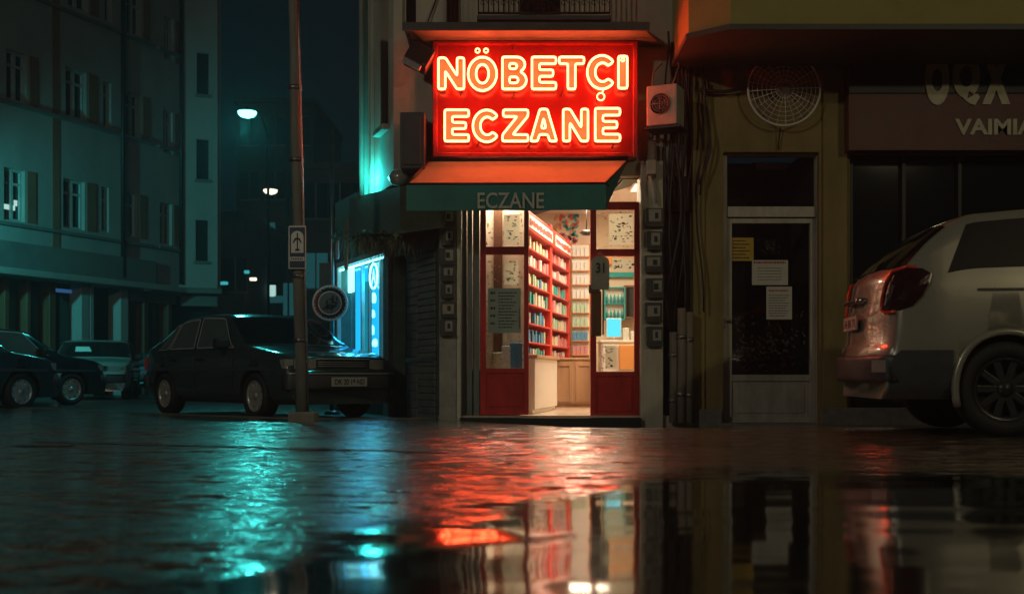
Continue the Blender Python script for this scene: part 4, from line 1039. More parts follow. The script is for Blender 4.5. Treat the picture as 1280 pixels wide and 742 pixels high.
# door
dr = empty('door', parent=O)
def fr4(mb, fr, px0, px1, py0, py1, t, n0, n1, bev=.004):
    fr.pbox(mb, px0, px0+t, py0, py1, n0, n1, bev); fr.pbox(mb, px1-t, px1, py0, py1, n0, n1, bev)
    fr.pbox(mb, px0+t, px1-t, py0, py0+t, n0, n1-.003, bev); fr.pbox(mb, px0+t, px1-t, py1-t, py1, n0, n1-.003, bev)
mb = MB(); fr4(mb, FO, 904, 1025, 190, 531, 5, -.20, -.10); FO.pbox(mb, 909, 1020, 258, 271, -.20, -.09, .004); mb.build('frame', M['frame_beige'], dr)
mb = MB(); fr4(mb, FO, 909, 1019, 273, 528, 6, -.19, -.12); FO.pbox(mb, 915, 1013, 468, 476, -.19, -.118, .004)
FO.pbox(mb, 915, 1013, 476, 523, -.18, -.14); FO.pbox(mb, 922, 1006, 482, 516, -.18, -.13, .006); mb.build('leaf', M['frame_beige'], dr)
mb = MB(); FO.pbox(mb, 914, 1014, 278, 469, -.165, -.16); FO.pbox(mb, 909, 1020, 195, 258, -.165, -.16); mb.build('pane', M['glass'], dr)
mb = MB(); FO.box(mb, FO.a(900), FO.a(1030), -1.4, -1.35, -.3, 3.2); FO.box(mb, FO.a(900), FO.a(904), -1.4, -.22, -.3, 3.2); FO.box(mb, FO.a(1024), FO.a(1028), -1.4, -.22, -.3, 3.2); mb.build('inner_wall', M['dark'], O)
mb = MB()     # lace pattern near the bottom of the pane
rl = random.Random(8)
for i in range(170):
    px = rl.uniform(920, 1006); py = rl.gauss(440, 22)
    if not 380 < py < 466: continue
    leafshape(mb, FO, px, py, -.172, rl.uniform(.01, .03), rl.uniform(0, 3))
for i in range(30): leafshape(mb, FO, 963+rl.gauss(0, 5), 312+rl.uniform(-12, 4), -.172, .015, rl.uniform(0, 3))
mb.build('lace_curtain', M['trim_grey'], dr)
mb = MB(); FO.box(mb, FO.a(898, .2), FO.a(1024, .2), -.1, .22, -.2, FO.z(960, 529, .22), .01); mb.build('doorstep', M['concrete'], O)
mb = MB(); FO.pbox(mb, 903, 907, 398, 410, -.09, -.05, .004); mb.tube([FO.P(FO.a(912), FO.z(912, 400), -.12), FO.P(FO.a(912), FO.z(912, 400), -.07), FO.P(FO.a(920), FO.z(920, 400), -.07)], .01, 6); mb.build('handle', M['chrome'], dr)
r = thing('tube_reflection', 'pale bar standing for a reflected tube light above the ochre building door', 'lamp', (X(964, 13.5), 13.5, 2.9))  # solid white bar stands in for a light tube's reflection in the transom
mb = MB(); mb.box(X(946, 13.6), X(985, 13.6), 13.6, 13.65, Z(211, 13.6), Z(204, 13.6), .01); mb.build('tube', M['white_paint'], r)
mb = MB(); mb.box(X(941, 13.6), X(988, 13.6), 13.66, 13.70, Z(213, 13.6), Z(202, 13.6), .01); mb.build('housing', M['trim_grey'], r)
def d2(r, fr, n):
    lines(r, fr, n, 0, 0, [(301+k*4.2, 916, 932+(k % 2)*5) for k in range(6)], M['ink'], 1.5)
def d3(r, fr, n):
    lines(r, fr, n, 0, 0, [(328, 942, 982)], M['ink_red'], 2.4, 'heading_lettering'); lines(r, fr, n, 0, 0, [(335+k*3.6, 947, 977) for k in range(5)], M['ink'], .7)
def d4(r, fr, n):
    lines(r, fr, n, 0, 0, [(363, 961, 985)], M['ink_red'], 1.8, 'heading_lettering'); lines(r, fr, n, 0, 0, [(369+k*3.2, 961, 986-(k % 3)*2) for k in range(9)], M['ink'], .9)
notice(FO, 913, 942, 297, 326, -.15, M['paper_yellow'], 'yellow notice at the upper left of the ochre building door', d2)
notice(FO, 940, 985, 325, 356, -.146, M['paper'], 'wide white notice with a red heading on the ochre building door', d3)
notice(FO, 958, 990, 358, 399, -.15, M['paper'], 'upright printed sheet, lowest of the notices on the dark door', d4)
# shop window at the right
mb = MB(); FO.pbox(mb, 1062, 1420, 190, 545, -.21, -.20); o = mb.build('shop_window', M['glass_dark'], O)
mb = MB()
for px in (1064, 1130, 1200, 1300, 1400): FO.pbox(mb, px-2.5, px+2.5, 190, 540, -.2, -.13, .004)
FO.pbox(mb, 1062, 1420, 500, 540, -.2, -.14); mb.build('frame', M['dark_metal'], o)
# fascia sign
sg2 = thing('shop_fascia_sign', 'unlit navy and dull red shop fascia sign lettered ÓÖX VAIMIA', 'sign', (X(1250, 12.8), 12.8, 3.0))
FG = Frame((0, 12.78), (1, 0))
mb = MB(); FG.box(mb, FG.a(1061), FG.a(1450), -.2, 0, FG.z(1200, 188), FG.z(1200, 117), .006); mb.build('red_board', M['sign_red'], sg2)
mb = MB(); FG.box(mb, FG.a(1061), FG.a(1450), -.2, 0, FG.z(1200, 116.6), FG.z(1200, 52), .006); mb.build('navy_board', M['sign_navy'], sg2)
fn = lambda a, z, d: FG.P(a, z, .012+d)
mb = MB()
def bold(px0, px1, py0, py1, ch, off=.05): fit_text(mb, ch, fn, FG.a(px0), FG.a(px1), FG.z(1200, py1), FG.z(1200, py0), 0, offset=off, extrude=.01)
bold(1156, 1186, 69, 132, 'O', .07); bold(1190, 1224, 69, 132, 'Q', .06); bold(1227, 1262, 69, 131, 'X', .07)
bold(1171, 1174, 58, 65, 'I'); bold(1200, 1203, 59, 65, 'I'); bold(1208, 1211, 59, 65, 'I')
mb.build('large_letters', M['sign_letters'], sg2)
mb = MB(); bold(1193, 1312, 149, 169, 'VAIMIAR', .03); mb.build('small_letters', M['sign_letters'], sg2)
# round wire disc
wd = thing('wire_disc', 'round pale wire guard disc mounted high on the ochre wall', 'wire disc', (X(980, 12.8), 12.85, Z(157, 12.8)))
FW = Frame((0, 12.84), (1, 0)); ca, cz = FW.a(980), FW.z(980, 112); R = 45/F*12.84
mb = MB(); C = lambda r_, t, n=0: FW.P(ca+r_*math.cos(t), cz+r_*math.sin(t), n)
mb.tube([C(R, 2*math.pi*k/48) for k in range(48)], .013, 6, closed=True); mb.build('rim', M['white_wire'], wd)
mb = MB()
for q in range(1, 8):
    mb.tube([C(R*q/8, 2*math.pi*k/36, .03*(1-(q/8)**2)) for k in range(36)], .0030, 4, closed=True)
for q in range(24):
    t = 2*math.pi*q/24+.05; mb.tube([C(R*.15, t, .03), C(R*.6, t, .02), C(R, t, 0)], .0045 if q in (0, 2, 5, 7, 12, 13, 18, 22) else .0026, 4)
mb.build('wires', M['white_wire'], wd)
mb = MB(); mb.lathe([(0, .05), (.05, .04), (.065, 0)], Matrix.Translation(FW.P(ca, cz, 0)) @ Matrix.Rotation(math.radians(90), 4, 'X'), 16); mb.build('hub', M['pipe'], wd)
mb = MB(); mb.tube([FW.P(ca-.02, cz-R, -.1), FW.P(ca-.04, cz-R-.25, -.13)], .008, 5); mb.build('stay', M['black'], wd)

# ------------------------------------------------------------------ LEFT BUILDING
FLB = Frame((-11.9, 26.0), (.4, 1.0))
TB = thing('apartment_building', 'long pale apartment building with paired windows on the left side of the street', 'building', (-11, 28, -.1))
def hole(px0, px1, py0, py1): m = (px0+px1)/2; return (FLB.a(px0), FLB.a(px1), FLB.z(m, py1), FLB.z(m, py0))
wins = [(5, 31, 211, 276, 2), (79, 106, 225, 286, 2), (127, 136, 234, 290, 1), (154, 172, 241, 296, 2), (200, 215, 254, 306, 2),
        (8, 34, 65, 127, 2), (82, 108, 87, 148, 2), (129, 139, 103, 160, 1), (157, 176, 117, 172, 2), (204, 216, 139, 192, 2),
        (10, 36, -75, -15, 2), (85, 110, -48, 12, 2), (131, 140, -30, 28, 1), (158, 177, -8, 44, 2), (205, 217, 22, 76, 2)]
holes = [hole(*w[:4]) for w in wins]
aS, aE = FLB.a(-140), FLB.a(224); zG = FLB.z(100, 346)
mb = MB(); FLB.wall(mb, aS, aE, zG, 12.5, holes, depth=.22); mb.build('wall', M['wall_teal'], TB)
for (px0, px1, py0, py1, nn), h in zip(wins, holes):
    w_ = empty('window', parent=TB)
    mb = MB(); t = .06; zt = h[2]+(h[3]-h[2])*.72
    for (a, b, c, d) in ((h[0], h[0]+t, h[2], h[3]), (h[1]-t, h[1], h[2], h[3]), (h[0]+t, h[1]-t, h[2], h[2]+t), (h[0]+t, h[1]-t, h[3]-t, h[3]), (h[0]+t, h[1]-t, zt-t/2, zt+t/2)):
        FLB.box(mb, a, b, -.17, -.10, c, d)
    if nn == 2:
        c = (h[0]+h[1])/2; FLB.box(mb, c-t*.7, c+t*.7, -.168, -.09, h[2]+t, zt-t/2); FLB.box(mb, c-t*.7, c+t*.7, -.168, -.09, zt+t/2, h[3]-t)
    mb.build('frame', M['frame_teal'], w_)
    mb = MB(); FLB.box(mb, h[0], h[1], -.16, -.15, h[2], h[3]); mb.build('pane', M['glass_far'], w_)
    if nn == 2:
        mb = MB(); FLB.box(mb, h[1]+.06, h[1]+.06+(h[1]-h[0])*.42, .003, .03, h[2], h[3]); mb.build('shutter', M['wall_brown'], w_)
mb = MB()
for (p0, p1, yy) in ((-100, 190, None),):
    for base in (hole(5, 31, 211, 278)[2], hole(8, 34, 65, 129)[2], hole(10, 36, -75, -13)[2]):
        FLB.box(mb, FLB.a(p0), FLB.a(p1), .003, .11, base-.10, base-.02)
        FLB.box(mb, FLB.a(196), aE, .003, .11, base-.10, base-.02)
mb.build('string_course', M['wall_band'], TB)
mb = MB(); FLB.box(mb, aS, FLB.a(190), .003, .14, zG+.02, FLB.z(40, 306), .0); mb.build('cornice_band', M['wall_band'], TB)
mb = MB(); FLB.box(mb, aS, aE+.1, -.1, .35, zG-.16, zG, .02); mb.build('cornice', M['wall_teal'], TB)
mb = MB(); FLB.box(mb, FLB.a(65), FLB.a(74), .003, .02, zG+.5, 12.5); mb.build('painted_stripe', M['wall_brown'], TB)
for px in (150, 223):
    mb = MB(); mb.tube([FLB.P(FLB.a(px), zG+.1, .1), FLB.P(FLB.a(px), 12.4, .1)], .06, 8); mb.build('drainpipe', M['dark_metal'], TB)
# rounded end
FE = Frame(FLB.P(aE, 0)[:2], (1, .35))
eE = FE.a(272)
eh = [(FE.a(244.5), FE.a(260), FE.z(252, 326), FE.z(252, 275)), (FE.a(245.5), FE.a(261), FE.z(252, 224), FE.z(252, 174)), (FE.a(246), FE.a(261), FE.z(252, 118), FE.z(252, 66))]
mb = MB(); FE.wall(mb, 0, eE, zG, 12.5, eh, depth=.2); FE.box(mb, eE-.02, eE+.1, -5, -.21, zG, 12.5); mb.build('end_wall', M['wall_teal'], TB)
for h in eh:
    w_ = empty('window', parent=TB); mb = MB(); FE.box(mb, h[0], h[1], -.16, -.15, h[2], h[3]); mb.build('pane', M['glass_far'], w_)
    mb = MB(); FE.box(mb, h[0]-.05, h[1]+.05, .003, .08, h[2]-.09, h[2]-.01); mb.build('sill', M['wall_band'], w_)
mb = MB(); FE.box(mb, 0, eE+.1, -.1, .3, zG-.16, zG, .02); FE.box(mb, 0.05, eE, -.3, -.1, zG-.5, zG-.17); mb.build('end_cornice', M['wall_band'], TB)
# ground floor
zt = zG-.16
mb = MB(); FLB.box(mb, aS, aE, -.6, -.5, -.2, zt); FE.box(mb, -.3, eE-.1, -.9, -.8, -.2, zt); mb.build('ground_floor_wall', M['dark'], TB)
for (p, q) in ((101, 111), (112, 117), (150, 160)): mb = MB(); FLB.box(mb, FLB.a(p), FLB.a(q), -.4, .02, -.2, zt, .02); mb.build('pillar', M['wall_teal'], TB)
for (p, q) in ((-60, -50), (8, 14), (36, 41), (64, 72), (160, 164), (182, 188), (212, 217)): mb = MB(); FLB.box(mb, FLB.a(p), FLB.a(q), -.4, -.05, -.2, zt-.02, .02); mb.build('mullion', M['wood_brown'], TB)
mb = MB(); FLB.box(mb, aS, FLB.a(100), -.36, -.34, .35, zt-.05); FLB.box(mb, FLB.a(165), FLB.a(211), -.36, -.34, .1, zt-.3); mb.build('shop_pane', M['glass_far'], TB)
mb = MB(); FLB.box(mb, aS, FLB.a(100), -.38, -.1, -.2, .35); mb.build('shop_plinth', M['wall_band'], TB)
mb = MB(); FLB.box(mb, FLB.a(165), FLB.a(222), -.35, -.05, zt-.32, zt-.02, .02); mb.build('shop_signboard', M['wall_band'], TB)
for (px, py, w, h, mt, nm, lb) in ((11, 259, .35, .12, 'far_white', 'window_glint', 'short glowing bar painting a lamp reflection in the first upper window'), (19, 254, .10, .14, 'far_white', 'small_glint', 'tiny glowing block painting a lamp reflection in the first upper window')):  # glowing boxes stand in for a lamp's reflection in the pane
    mb = MB(); n_ = -.145; a, z = FLB.a(px, n_), FLB.z(px, py, n_); FLB.box(mb, a-w/2, a+w/2, n_, n_+.02, z-h/2, z+h/2, .01)
    tag(mb.build(nm, M[mt]), lb, 'lamp')
mb = MB(); a, z = FLB.a(84, -.3), FLB.z(84, 364, -.3); FLB.box(mb, a-.5, a+.4, -.33, -.30, z-.04, z+.05); tag(mb.build('shop_lamp', emit('far_blue', (.05, .16, .4), .5)), 'dim blue strip lamp in the ground-floor shop window', 'lamp')
r = thing('wall_lamp', 'small unlit wall lamp below the cornice of the apartment building', 'lamp', tuple(FLB.P(FLB.a(174), FLB.z(174, 361), .1)))
mb = MB(); FLB.box(mb, FLB.a(170), FLB.a(178), .05, .3, FLB.z(174, 364), FLB.z(174, 358), .02); mb.build('shade', M['white_paint'], r)
mb = MB(); FLB.box(mb, FLB.a(173), FLB.a(175), -.05, .06, FLB.z(174, 362), FLB.z(174, 359)); mb.build('arm', M['dark_metal'], r)

# ------------------------------------------------------------------ far street
def far_building(name, label, x0, x1, y0, y1, h, lit, wm, seed, cols, rows):
    r = thing(name, label, 'building', ((x0+x1)/2, (y0+y1)/2, -.1)); rr = random.Random(seed)
    mb = MB(); mb.box(x0, x1, y0, y1, -.2, h); mb.build('wall', wm, r)
    mb = MB(); mb.box(x0-.15, x1+.15, y0-.2, y1, h, h+.25); mb.build('roof', M['wall_band'], r)
    for i in range(cols):
        for j in range(rows):
            a = x0+(x1-x0)*(i+.5)/cols; z = 1.2+j*3.0
            if z+1.5 > h: continue
            l = (i, j) in lit
            mb = MB(); mb.box(a-.5, a+.5, y0-.03, y0+.01, z, z+1.5)
            w_ = mb.build('window', lit[(i, j)] if l else M['glass_far'], r)
            mb = MB(); mb.box(a-.55, a+.55, y0-.06, y0-.031, z-.08, z); mb.box(a-.03, a+.03, y0-.05, y0-.031, z, z+1.5); mb.build('frame', M['frame_teal'], w_)
far_building('far_building', 'tall dark building with two lit windows behind the warm street lamp', X(296, 62), X(392, 62), 62, 72, 15.5, {(2, 2): M['far_dim'], (1, 1): M['far_dim']}, M['wall_band'], 1, 3, 5)
far_building('far_building', 'dark block closing the street behind the main pole', X(380, 48), X(470, 48), 48, 60, 9.3, {(0, 1): M['far_dim']}, M['wall_band'], 2, 3, 3)
far_building('far_building', 'low dark building beside the end of the pale apartment building', X(262, 50), X(305, 50), 50, 60, 7.5, {}, M['wall_band'], 3, 2, 2)
# shopfront glow and small signs
for i, (px, py, D_, w, h, mt, nm, lb) in enumerate(((280, 354, 44, .34, .12, 'far_teal', 'lit_sign', 'small oblong teal lit sign beside the apartment building end'),
    (331, 364, 55, 1.1, .6, 'far_white', 'lit_window', 'pale glowing shopfront at the end of the street'),
    (331, 374, 55, 1.8, .35, 'far_dim', 'lit_window', 'dim glowing strip under the pale shopfront at the end of the street'),
    (338, 310, 58, .5, 2.6, 'far_dim', 'lit_window', 'narrow tall dim window on the far building'),
    (309, 340, 50, .22, .14, 'far_teal', 'street_light', 'small teal light halfway down the street'),
    (317, 349, 50, .30, .13, 'lamp_warm', 'street_light', 'small warm light halfway down the street'),
    (310, 307, 52, .3, .2, 'far_white', 'street_light', 'tiny pale light, lower of two above the far shopfronts'),
    (309, 290, 52, .3, .2, 'far_teal', 'street_light', 'tiny teal light, upper of two above the far shopfronts'),
    (364, 374, 45, .6, 1.3, 'far_dim', 'lit_window', 'dim blue doorway glow just left of the main pole'))):
    mb = MB(); x, z = X(px, D_), Z(py, D_); mb.box(x-w/2, x+w/2, D_-.15, D_, z-h/2, z+h/2, .03)
    tag(mb.build(nm, M[mt]), lb, 'light')

# ------------------------------------------------------------------ street lamps
def lamp(name, label, px, py, D_, pole_px, mt, w):
    x, z = X(px, D_), Z(py, D_); xp = X(pole_px, D_)
    r = thing(name, label, 'street lamp', (xp, D_, -.04))
    mb = MB(); mb.tube([(xp, D_+2.2, -.05), (xp, D_+2.2, z+.1)], .038, 10, r1=.026); mb.build('pole', M['dark'], r)
    mb = MB(); mb.tube([(xp, D_+2.2, z+.05), (xp+(x-xp)*.3, D_+1.5, z+.3), (x, D_, z+.13)], .025, 8); mb.build('arm', M['dark'], r)
    mb = MB(); mb.lathe([(0, .10*w), (w*.35, .09*w), (w*.50, .02*w), (w*.50, 0)], Matrix.Translation((x, D_, z+.05)), 20); mb.build('lamp_head', M['dark_metal'], r)
    mb = MB(); mb.lathe([(w*.50, 0), (w*.48, -.12*w), (w*.38, -.24*w), (w*.2, -.31*w), (0, -.33*w)], Matrix.Translation((x, D_, z+.05)), 20); mb.build('lens', mt, r)
    return x, D_, z
lx, ly, lz = lamp('street_lamp', 'glowing teal street lamp with a bowl lens above the parked cars', 309, 143, 21.5, 304, M['lamp_teal'], .36)
def point(name, loc, e, col, size=.15, aim=None):
    ld = bpy.data.lights.new(name, 'SPOT'); ld.spot_size = math.radians(150); ld.spot_blend = .6; ld.energy = e; ld.color = col; ld.shadow_soft_size = size
    lo = bpy.data.objects.new(name, ld); COL.objects.link(lo); lo.location = loc
    if aim: lo.rotation_euler = Vector(aim).to_track_quat('-Z', 'Y').to_euler()
    return lo
point('street_lamp_light', (lx, ly, lz-.25), 250, (.06, .90, .84), .16, (.12, -1, -.55))
lx2, ly2, lz2 = lamp('street_lamp', 'distant warm white street lamp right of the teal one', 338, 239, 40, 345, M['lamp_warm'], .5)
point('far_lamp_light', (lx2, ly2, lz2-.4), 40, (1, .85, .55), .2)
lx3, ly3, lz3 = lamp('street_lamp', 'added teal street lamp out of view before the first shop window of the apartment building', -150, 205, 21, -160, M['lamp_teal'], .36)  # added lamp out of view that lights the left facade
lo = point('street_lamp_light', (lx3, ly3, lz3-.25), 800, (.07, .88, .90), .14); lo.data.spot_size = math.radians(115); lo.data.spot_blend = .8; lo.rotation_euler = Vector((.32, 1.0, -.40)).to_track_quat('-Z', 'Y').to_euler()
# added tube lamp on the canopy, in place of the wall light's unseen source
r = thing('added_washer', 'added teal tube lamp on top of the thatched canopy washing the cream wall', 'lamp', tuple(FL.P(W(480, .3), FL.z(480, 238, .3), .3)))
pa, pb = FL.P(W(484, .35), FL.z(484, 240, .35), .35), FL.P(W(470, .35), FL.z(470, 240, .35), .35)
mb = MB(); mb.tube([pa, pb], .02, 8); mb.build('tube', M['cyan_tube'], r)
mb = MB(); mb.box(-.02, (pb-pa).length+.02, -.04, .04, -.06, -.03, .005, Matrix.Translation(pa) @ Matrix.Rotation(math.atan2(pb.y-pa.y, pb.x-pa.x), 4, 'Z')); mb.build('housing', M['dark_metal'], r)
ld = bpy.data.lights.new('added_washer_light', 'POINT'); ld.energy = 16; ld.color = (.04, .95, .95); ld.shadow_soft_size = .1
lo = bpy.data.objects.new('added_washer_light', ld); COL.objects.link(lo); lo.location = (pa+pb)/2+Vector((-.15, -.1, .15))
# added warm street lamp, out of view at right, for an unseen source
lx4, ly4, lz4 = (8.6, 1.0, 6.0)
r = thing('street_lamp', 'added warm street lamp on a tall pole out of view near the off-roader', 'street lamp', (10.0, 1.0, 0))
mb = MB(); mb.tube([(10, 1.0, 0), (10, 1.0, 6.1)], .07, 10, r1=.045); mb.build('pole', M['dark_metal'], r)
mb = MB(); mb.tube([(10, 1.0, 6.0), (9.2, 1.0, 6.25), (8.6, 1.0, 6.25)], .03, 8); mb.build('arm', M['dark_metal'], r)
mb = MB(); mb.lathe([(0, .08), (.14, .06), (.2, 0)], Matrix.Translation((8.6, 1.0, 6.18)), 20); mb.build('lamp_head', M['dark_metal'], r)
mb = MB(); mb.lathe([(.2, 0), (.12, -.05), (0, -.07)], Matrix.Translation((8.6, 1.0, 6.18)), 20); mb.build('lens', M['lamp_warm'], r)
point('added_lamp_light', (lx4, ly4, lz4), 400, (1, .86, .50), .2, (-.35, 1, -.15))
r = thing('street_lamp', 'added warm street lamp on a tall pole out of view opposite the parked saloons', 'street lamp', (-9.5, 1.0, 0))  # second added lamp out of view, warms the left cars and ground
mb = MB(); mb.tube([(-9.5, 1, 0), (-9.5, 1, 6.9)], .07, 10, r1=.045); mb.build('pole', M['dark_metal'], r)
mb = MB(); mb.tube([(-9.5, 1, 6.8), (-8.6, 1, 7.05), (-7.6, 1, 7.05)], .03, 8); mb.build('arm', M['dark_metal'], r)
mb = MB(); mb.lathe([(0, .08), (.14, .06), (.2, 0)], Matrix.Translation((-7.6, 1, 6.98)), 20); mb.build('lamp_head', M['dark_metal'], r)
mb = MB(); mb.lathe([(.2, 0), (.12, -.05), (0, -.07)], Matrix.Translation((-7.6, 1, 6.98)), 20); mb.build('lens', M['lamp_warm'], r)
point('added_lamp_light', (-7.6, 1, 6.8), 700, (1, .90, .70), .2, (.3, 1, -.45))
# thin tall pole
r = thing('thin_pole', 'thin tall grey pole rising behind the round sign', 'pole', (X(415, 15.25), 15.25, -.04))
mb = MB(); mb.tube([(X(415, 15.25), 15.25, -.05), (X(415, 15.25), 15.25, Z(160, 15.25))], .035, 10, r1=.026); mb.build('shaft', M['steel'], r)
mb = MB(); mb.lathe([(0, 0), (.11, 0), (.09, .05), (0, .06)], Matrix.Translation((X(415, 15.25), 15.25, RZ)), 12); mb.build('base', M['steel'], r)

# ------------------------------------------------------------------ main pole and its sign
Dp = 11.95
mp = thing('utility_pole', 'tall slightly leaning weathered pole on a square concrete base', 'pole', (X(379, Dp), Dp, 0))
bx, tx = X(378, Dp), X(365.5, Dp)
ztop = Z(-40, Dp)
mb = MB(); mb.tube([(bx+(tx-bx)*k/10+.006*math.sin(k*1.7), Dp, .1+(ztop-.1)*k/10) for k in range(11)], .072, 16, r1=.050); mb.build('shaft', M['pole'], mp)
mb = MB(); mb.tube([(bx+.070+(tx-bx-.01)*k/6, Dp-.045, .1+(ztop-.1)*k/6) for k in range(7)], .012, 6); mb.build('conduit', M['steel'], mp)
mb = MB(); mb.box(X(363, Dp), X(396, Dp), Dp-.14, Dp+.14, -.03, Z(514, Dp), .02); mb.build('base', M['concrete'], mp)
for py in (425, 345, 200, 110): mb = MB(); x_ = bx+(tx-bx)*(Z(py, Dp)-.1)/(ztop-.1); mb.cyl((x_, Dp, Z(py, Dp)-.02), (x_, Dp, Z(py, Dp)+.02), .076, 16); mb.build('band', M['steel'], mp)
FP = Frame((0, Dp-.10), (1, 0))
ps = thing('pole_sign', 'small upright sign with a white arched pictogram strapped to the leaning pole', 'sign', tuple(FP.P(FP.a(371), FP.z(371, 336))))
mb = MB(); FP.pbox(mb, 360.5, 382.5, 282, 336, -.012, 0, .006); mb.build('plate', M['sign_white'], ps)
mb = MB(); FP.pbox(mb, 362, 381, 284, 334.5, .001, .004, 0); mb.build('blue_field', M['sign_blue'], ps)
mb = MB(); pl = [(FP.a(364), FP.z(371, 316)), (FP.a(379.5), FP.z(371, 316))]
c_, rz_ = FP.a(371.7), (FP.a(379.5)-FP.a(364))/2
for k in range(13): t = math.pi*k/12; pl.append((c_+rz_*math.cos(t), FP.z(371, 296)+rz_*.95*math.sin(t)))
mb.prism(pl, lambda a, z, d: FP.P(a, z, d), .0045, .006); FP.pbox(mb, 362.5, 380.5, 321, 326, .0045, .006); mb.build('white_field', M['sign_white'], ps)
mb = MB()
FP.pbox(mb, 371, 372.4, 291, 312, .0065, .008); FP.pbox(mb, 369, 374.4, 311, 313.5, .0065, .008)
for s_ in (-1, 1):
    for (dx, dy) in ((3.5, 2.0), (5, 4.5), (2.8, -.5)):
        a0_, z0_ = FP.a(371.7), FP.z(371, 299); a1_, z1_ = FP.a(371.7+s_*dx), FP.z(371, 299+dy)
        mb.tube([FP.P(a0_, z0_, .009), FP.P((a0_+a1_)/2, max(z0_, z1_)+.006, .009), FP.P(a1_, z1_, .009)], .006, 5)
lines_px = [(323.5, 364, 379)]
for (py, a, b) in lines_px:
    x_ = a
    while x_ < b: FP.pbox(mb, x_, x_+1.4, py-1.2, py+1.2, .0065, .0075); x_ += 2.2
mb.build('pictogram', M['ink'], ps)

# round sign on a bracket
FR = Frame((0, 15.1), (1, 0))
rs = thing('round_sign', 'round pale sign with a patterned red and green border behind the leaning pole', 'sign', tuple(FR.P(FR.a(412), FR.z(412, 402))))
ca, cz, R = FR.a(412.5), FR.z(412, 378.5), 22/F*15.1
mm = Matrix.Translation(FR.P(ca, cz, 0)) @ Matrix.Rotation(math.radians(90), 4, 'X')
mb = MB(); mb.lathe([(0, -.03), (R*1.02, -.03), (R*1.02, .0), (R*.96, .006), (0, .006)], mm, 40); mb.build('disc', M['sign_white'], rs)
mb = MB(); mb.lathe([(0, .010), (R*.60, .010), (R*.62, .007)], mm, 32); mb.build('centre', M['wall_band'], rs)
mbs = {'ink': MB(), 'ink_red': MB()}
for q in range(30):
    t = 2*math.pi*q/30; k = 'ink_red' if 2.3 < (t % (2*math.pi)) < 4.1 else 'ink'
    Mx = mm @ Matrix.Rotation(t, 4, 'Z') @ Matrix.Translation((R*.80, 0, .008))
    mbs[k].box(-R*.10, R*.10, -.018, .018, 0, .004, 0, Mx @ Matrix.Rotation(.5*(q % 3-1), 4, 'Z'))
    if q % 2: mbs[k].box(-R*.12, -R*.04, -.035, .035, 0, .004, 0, Mx)
for q in range(16):
    mbs['ink'].box(-.03, .03, -.012, .012, 0, .004, 0, mm @ Matrix.Translation((rt.uniform(-.4, .4)*R, rt.uniform(-.4, .3)*R, .012)) @ Matrix.Rotation(rt.uniform(0, 3), 4, 'Z'))
mbs['ink'].build('border_marks', M['ink'], rs); mbs['ink_red'].build('red_border_marks', M['ink_red'], rs)
mb = MB(); mb.tube([FR.P(ca, cz, -.03), FR.P(FR.a(415), cz, -.11)], .018, 6); mb.build('bracket', M['steel'], rs)
# dim notice panel behind (beside the pole)
mb = MB(); mb.box(X(399, 20), X(418, 20), 20, 20.06, Z(365, 20), Z(328, 20), .01); tag(mb.build('wall_panel', M['wall_band']), 'dim square panel hanging behind the round sign', 'panel')

